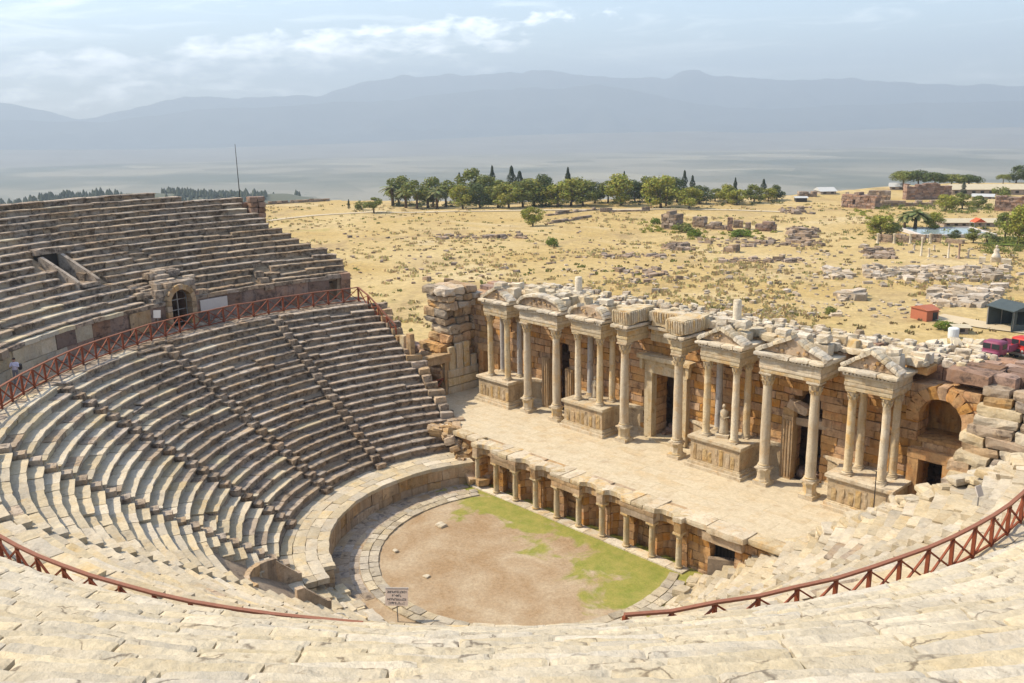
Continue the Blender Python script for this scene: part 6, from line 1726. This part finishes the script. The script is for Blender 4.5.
# tussocks of dry grass and low thorn on the plain
def tussocks(n, seed, lm, sz, thr, z0):
    rg = random.Random(seed); mb = MB(); made = 0
    while made < n:
        x = rg.uniform(230, 1024); y = 204+(335-204)*rg.random()**1.15; q = gnd(x, y)
        if fbm(q.x, q.y, .035, 3, z0)+.35*fbm(q.x, q.y, .15, 2, z0) < thr*rg.uniform(.2, 1.2): continue
        made += 1; r = rg.uniform(*sz)
        for k in range(7):
            d = Vector((rg.gauss(0,.6), rg.gauss(0,.6), 0)); u = (Z_+Vector((rg.gauss(0,.45), rg.gauss(0,.45), 0))).normalized(); s_ = u.orthogonal().normalized()
            p = q+d*r; w_ = r*.28; mb.add([p-s_*w_, p+s_*w_, p+s_*w_*.6+u*r*.8, p-s_*w_*.6+u*r*.8], [(0,1,2,3)])
    tag(mb.build('dry_grass', lm), kind='stuff')
tussocks(650, 31, leafmat('dry_thorn', (.25,.19,.085)), (.22, .5), .10, 3.0)
tussocks(2200, 32, leafmat('straw_grass', (.50,.40,.19)), (.3, .7), .02, 9.0)
tussocks(320, 33, leafmat('green_weed', (.20,.21,.06)), (.25, .55), .16, 15.0)
# far wood on the hill to the left
def wood():
    rg = random.Random(5); mb = MB()
    for k in range(5200):
        x = rg.uniform(-60, 300); D = rg.uniform(880, 1330); q = at_dist(x, 190, D); h = ground_h(q.x, q.y)
        if h < -150 or fbm(q.x, q.y, .006, 3, 4) > .10: continue
        H = rg.uniform(4, 9); w_ = H*rg.uniform(.2, .4); p = Vector((q.x, q.y, h-.5))
        mb.lathe(p, [(w_*.35, 0), (w_, H*.22), (w_*.75, H*.55), (w_*.12, H)], 6, wob=0)
    tag(mb.build('far_wood', plain('conifer_wood', (.075,.085,.05), .95, .4, .05)), kind='stuff')
wood()
# pale track across the plain
def track(pts, wpx, name='path'):
    m = MB(); P = [gnd(*q) for q in pts]; Q = []
    for i in range(len(P)-1):
        n = max(1, int((P[i+1]-P[i]).length/3))
        for k in range(n): Q.append(P[i].lerp(P[i+1], k/n))
    Q.append(P[-1])
    for i, q in enumerate(Q):
        t_ = (Q[min(i+1, len(Q)-1)]-Q[max(i-1, 0)]); t_.z = 0; t_.normalize(); n_ = Vector((-t_.y, t_.x, 0))
        for sg in (-1, -.33, .33, 1):
            r = q+n_*sg*wpx*(1+.25*noise.noise(q*.1)); r.z = ground_h(r.x, r.y)+.14; m.v.append(r)
    for i in range(len(Q)-1):
        for k in range(3): m.f.append((i*4+k, i*4+k+1, i*4+k+5, i*4+k+4)); m.m.append(0)
    tag(m.build(name, plain('beaten_earth', (.50,.41,.27), .95, .15, .3)), kind='structure')
track([(268, 221), (310, 216), (380, 212), (470, 211.5), (560, 210), (640, 209.5), (720, 210), (800, 213)], 1.6)
track([(935, 317), (985, 326), (1040, 333)], 2.0)

# ------------------------------------------------------------------ signs and people
def sign(p, w_, h_, z0, yaw, label, text=False, mat=None, nm='sign'):
    o = thing(nm, label, 'sign', p); ex, ey = up_axes(yaw); tilt = (Z_+ey*.42).normalized(); fr_ = ex.cross(tilt)
    m = MB(); m.tube([p-Z_*.3, p+Z_*z0], .035, 6); m.build('pole', M_METAL, o)
    m = MB(); c = p+Z_*(z0+h_/2); m.rock(c, ex, -fr_*-1, tilt, (w_, .05, h_), (1,1,1)); b_ = m.build('board', mat, o)
    if text:
        m = MB(); rg = random.Random(6)
        for r_, (n, wd) in enumerate(((14, .86), (6, .42), (13, .84), (10, .74))):
            for k in range(n):
                x = (-.5+(k+.5)/n)*w_*wd; zz = h_*(.32-.215*r_); lw_ = w_*wd/n
                for q in range(rg.choice((2, 2, 3))):
                    st = rg.choice(((0,.30,1),(0,-.30,1),(.36,0,0),(-.36,0,0),(0,0,0)))
                    if st[2]: m.rock(c+ex*(x+lw_*st[1])+tilt*zz+(-ey)*.032, ex, fr_, tilt, (lw_*.17, .01, h_*.12))
                    else: m.rock(c+ex*x+tilt*(zz+st[0]*h_*.14)+(-ey)*.0325, ex, fr_, tilt, (lw_*.62, .01, h_*.028))
        m.build('lettering', M_DARK, b_)
        m = MB(); m.rock(c+tilt*(h_/2+.03), ex, fr_, tilt, (w_*1.04, .09, .05)); m.build('top_edge', M_PLASTER, b_)
    return o
M_SIGN = plain('faded_sign_board', (.66,.52,.41), .6, .1, 2); M_SIGNW = plain('pale_sign_board', (.55,.50,.44), .6, .1, 2)
def on_low(x, y):                                      # where a line of sight meets the lower seats
    d = ray(x, y)
    t_ = 5.0
    while t_ < 160:
        q = CAM+d*t_; R = math.hypot(q.x-C.x, q.y-C.y)
        if R < 29.5 and q.z < max(.0, Z0_L+.683*(R-R0_L)): return q
        t_ += .05
    return gp(x, y, 0)
p = on_low(398, 622); p.z -= .3
s = ppm(p); sign(p, 22.5/s, 16.5/s, 24.5/s, VY-.05, 'weathered board sign with four lines of lettering by the orchestra edge', True, M_SIGN)
p = on_low(977, 511); s = ppm(p); sign(p, 9/s, 11/s, 16/s, VY+.55, 'small blank-backed sign by the near railing at right', False, M_SIGNW)
p = PA(31.6, -161.3, 11.74); s = ppm(p); sign(p, 7/s, 8/s, 1.25, VY+.1, 'small pale sign on the far walkway, between the two visitors', False, M_SIGNW)

M_SKIN = plain('skin', (.45,.26,.18), .6, .1, 5); M_HAIR = plain('dark_hair', (.03,.022,.018), .8, .2, 8); M_SHIRT1 = plain('pale_lilac_shirt', (.60,.56,.66), .85, .12, 6); M_SHIRT2 = plain('white_shirt', (.68,.68,.74), .85, .12, 6); M_TROU = plain('grey_trousers', (.20,.19,.21), .85, .2, 5); M_SHOE = plain('dark_shoe', (.04,.035,.03), .7, .2)
def person(p, H, yaw, label, shirt, pose):
    o = thing('person', label, 'person', p); k = H/1.75; ex, ey = up_axes(yaw)     # ex to the person's left-right, -ey is the way they face
    def at(x, f, z): return p+ex*(x*k)+ey*(-f*k)+Z_*(z*k)
    verts = []; edges = []; rad = []
    def v(x, f, z, r): verts.append(at(x, f, z)); rad.append(r*k); return len(verts)-1
    pel = v(0,0,.95,.145); ab = v(0,.0,1.12,.135); ch = v(0,.0,1.32,.155); nk = v(0,.0,1.47,.062); hd0 = v(0,.02,1.56,.085); hd = v(0,.025,1.64,.10); tp = v(0,.015,1.72,.075)
    for a_, b_ in ((pel,ab),(ab,ch),(ch,nk),(nk,hd0),(hd0,hd),(hd,tp)): edges.append((a_, b_))
    for sg, hand in ((-1, pose[0]), (1, pose[1])):
        sh = v(sg*.19,0,1.40,.062); e_ = v(sg*hand[0][0], hand[0][1], hand[0][2], .045); wr = v(sg*hand[1][0], hand[1][1], hand[1][2], .033)
        dd = (verts[wr]-verts[e_]).normalized()/k
        hn = len(verts); verts.append(verts[wr]+dd*.09*k*k); rad.append(.038*k)
        edges += [(ch, sh), (sh, e_), (e_, wr), (wr, hn)]
        sd_ = dd.cross(Z_).normalized(); 
        for q in range(4):
            fi = len(verts); verts.append(verts[hn]+dd*(.075+.012*(1.5-abs(q-1.5)))*k*k+sd_*(q-1.5)*.024*k); rad.append(.010*k); edges.append((hn, fi))
        th_ = len(verts); verts.append(verts[wr]+dd*.06*k*k+sd_*.055*k); rad.append(.012*k); edges.append((wr, th_))
        hp = v(sg*.095,0,.90,.095); kn = v(sg*.105,.02,.50,.062); an = v(sg*.105,-.02,.09,.042); ft = v(sg*.115,.13,.04,.042)
        edges += [(pel, hp), (hp, kn), (kn, an), (an, ft)]
    me = bpy.data.meshes.new('body'); me.from_pydata([tuple(q-p) for q in verts], edges, []); b_ = bpy.data.objects.new('body', me); COL.objects.link(b_)
    for mt in (M_SKIN, shirt, M_TROU, M_SHOE): me.materials.append(mt)
    md = b_.modifiers.new('skin', 'SKIN'); md.use_smooth_shade = True
    for i, r in enumerate(rad): me.skin_vertices[0].data[i].radius = (r, r)
    me.skin_vertices[0].data[0].use_root = True
    sb_ = b_.modifiers.new('sub', 'SUBSURF'); sb_.levels = 2; sb_.render_levels = 2
    dg = bpy.context.evaluated_depsgraph_get(); ev = b_.evaluated_get(dg); nm = bpy.data.meshes.new_from_object(ev)
    bpy.data.objects.remove(b_); 
    b_ = bpy.data.objects.new('body', nm); COL.objects.link(b_); b_.parent = o; WL[b_.name] = Vector(p)
    nm.materials.clear()
    for mt in (M_SKIN, shirt, M_TROU, M_SHOE): nm.materials.append(mt)
    for f in nm.polygons:
        z = f.center.z/k; q = f.center; xx = abs(q.dot(ex))/k
        f.material_index = 3 if z < .085 else (2 if z < .98 and xx < .2 else (1 if z < 1.485 and (z > 1.15 or xx < .2) else 0))
        f.use_smooth = True
    # hair, and a face: eyes, nose, mouth, ears
    hm = MB(); c = at(0, .0, 1.665)
    n = 14; pts = []
    for a_ in range(6):
        ph = math.pi*.56*a_/5
        for i in range(n):
            th = 2*math.pi*i/n; pts.append(c+ex*(.108*k*math.sin(ph)*math.cos(th))+ey*(.125*k*math.sin(ph)*math.sin(th)+.015*k)+Z_*(.105*k*math.cos(ph)))
    F = [(a_*n+i, (a_+1)*n+i, (a_+1)*n+(i+1) % n, a_*n+(i+1) % n) for a_ in range(5) for i in range(n)]
    hm.add(pts, F); hm.build('hair', M_HAIR, b_, smooth=True)
    fm = MB()
    for sg in (-1, 1): fm.lathe(at(sg*.036, .108, 1.635), [(.001,-.008),(.013,0),(.001,.008)], 8, axis=-ey)
    fm.rock(at(0, .115, 1.565), ex, ey, Z_, (.05*k, .012, .012)); fm.build('face_features', M_HAIR, b_)
    fm = MB(); fm.rock(at(0, .122, 1.605), ex, ey, Z_, (.028*k, .035*k, .05*k), (2,2,2), .01)
    for sg in (-1, 1): fm.rock(at(sg*.105, .0, 1.62), ex, ey, Z_, (.02*k, .045*k, .06*k), (2,2,2), .01)
    fm.build('nose_and_ears', M_SKIN, b_)
    return o
p = PA(31.3, -163.4, 11.75)
p = p.copy(); q = ray(155.5, 306); 
# visitor by the arched door
hd = gp(155.5, 306, 13.3); hd.z = 11.75; person(hd, 1.72, VY+2.6, 'dark-haired person in a white shirt near the arched door', M_SHIRT2, (((.27,.02,1.14),(.27,.10,.90)), ((.27,.02,1.14),(.27,.10,.90))))
hd = gp(13.5, 360, 13.35); hd.z = 11.75
o = person(hd, 1.74, VY+.3, 'person in a pale lilac shirt, hands raised to the chest, on the far walkway', M_SHIRT1, (((.26,.10,1.16),(.10,.26,1.30)), ((.26,.10,1.16),(.09,.27,1.28))))
ex, ey = up_axes(VY+.3); bg_ = MB(); bg_.rock(hd+ex*.30+ey*.08+Z_*1.12, ex, ey, Z_, (.22, .34, .40), (4,4,4), .08); tag(bg_.build('shoulder_bag', M_DARK, smooth=True), 'black bag hanging at the side of the person in the lilac shirt', 'bag')
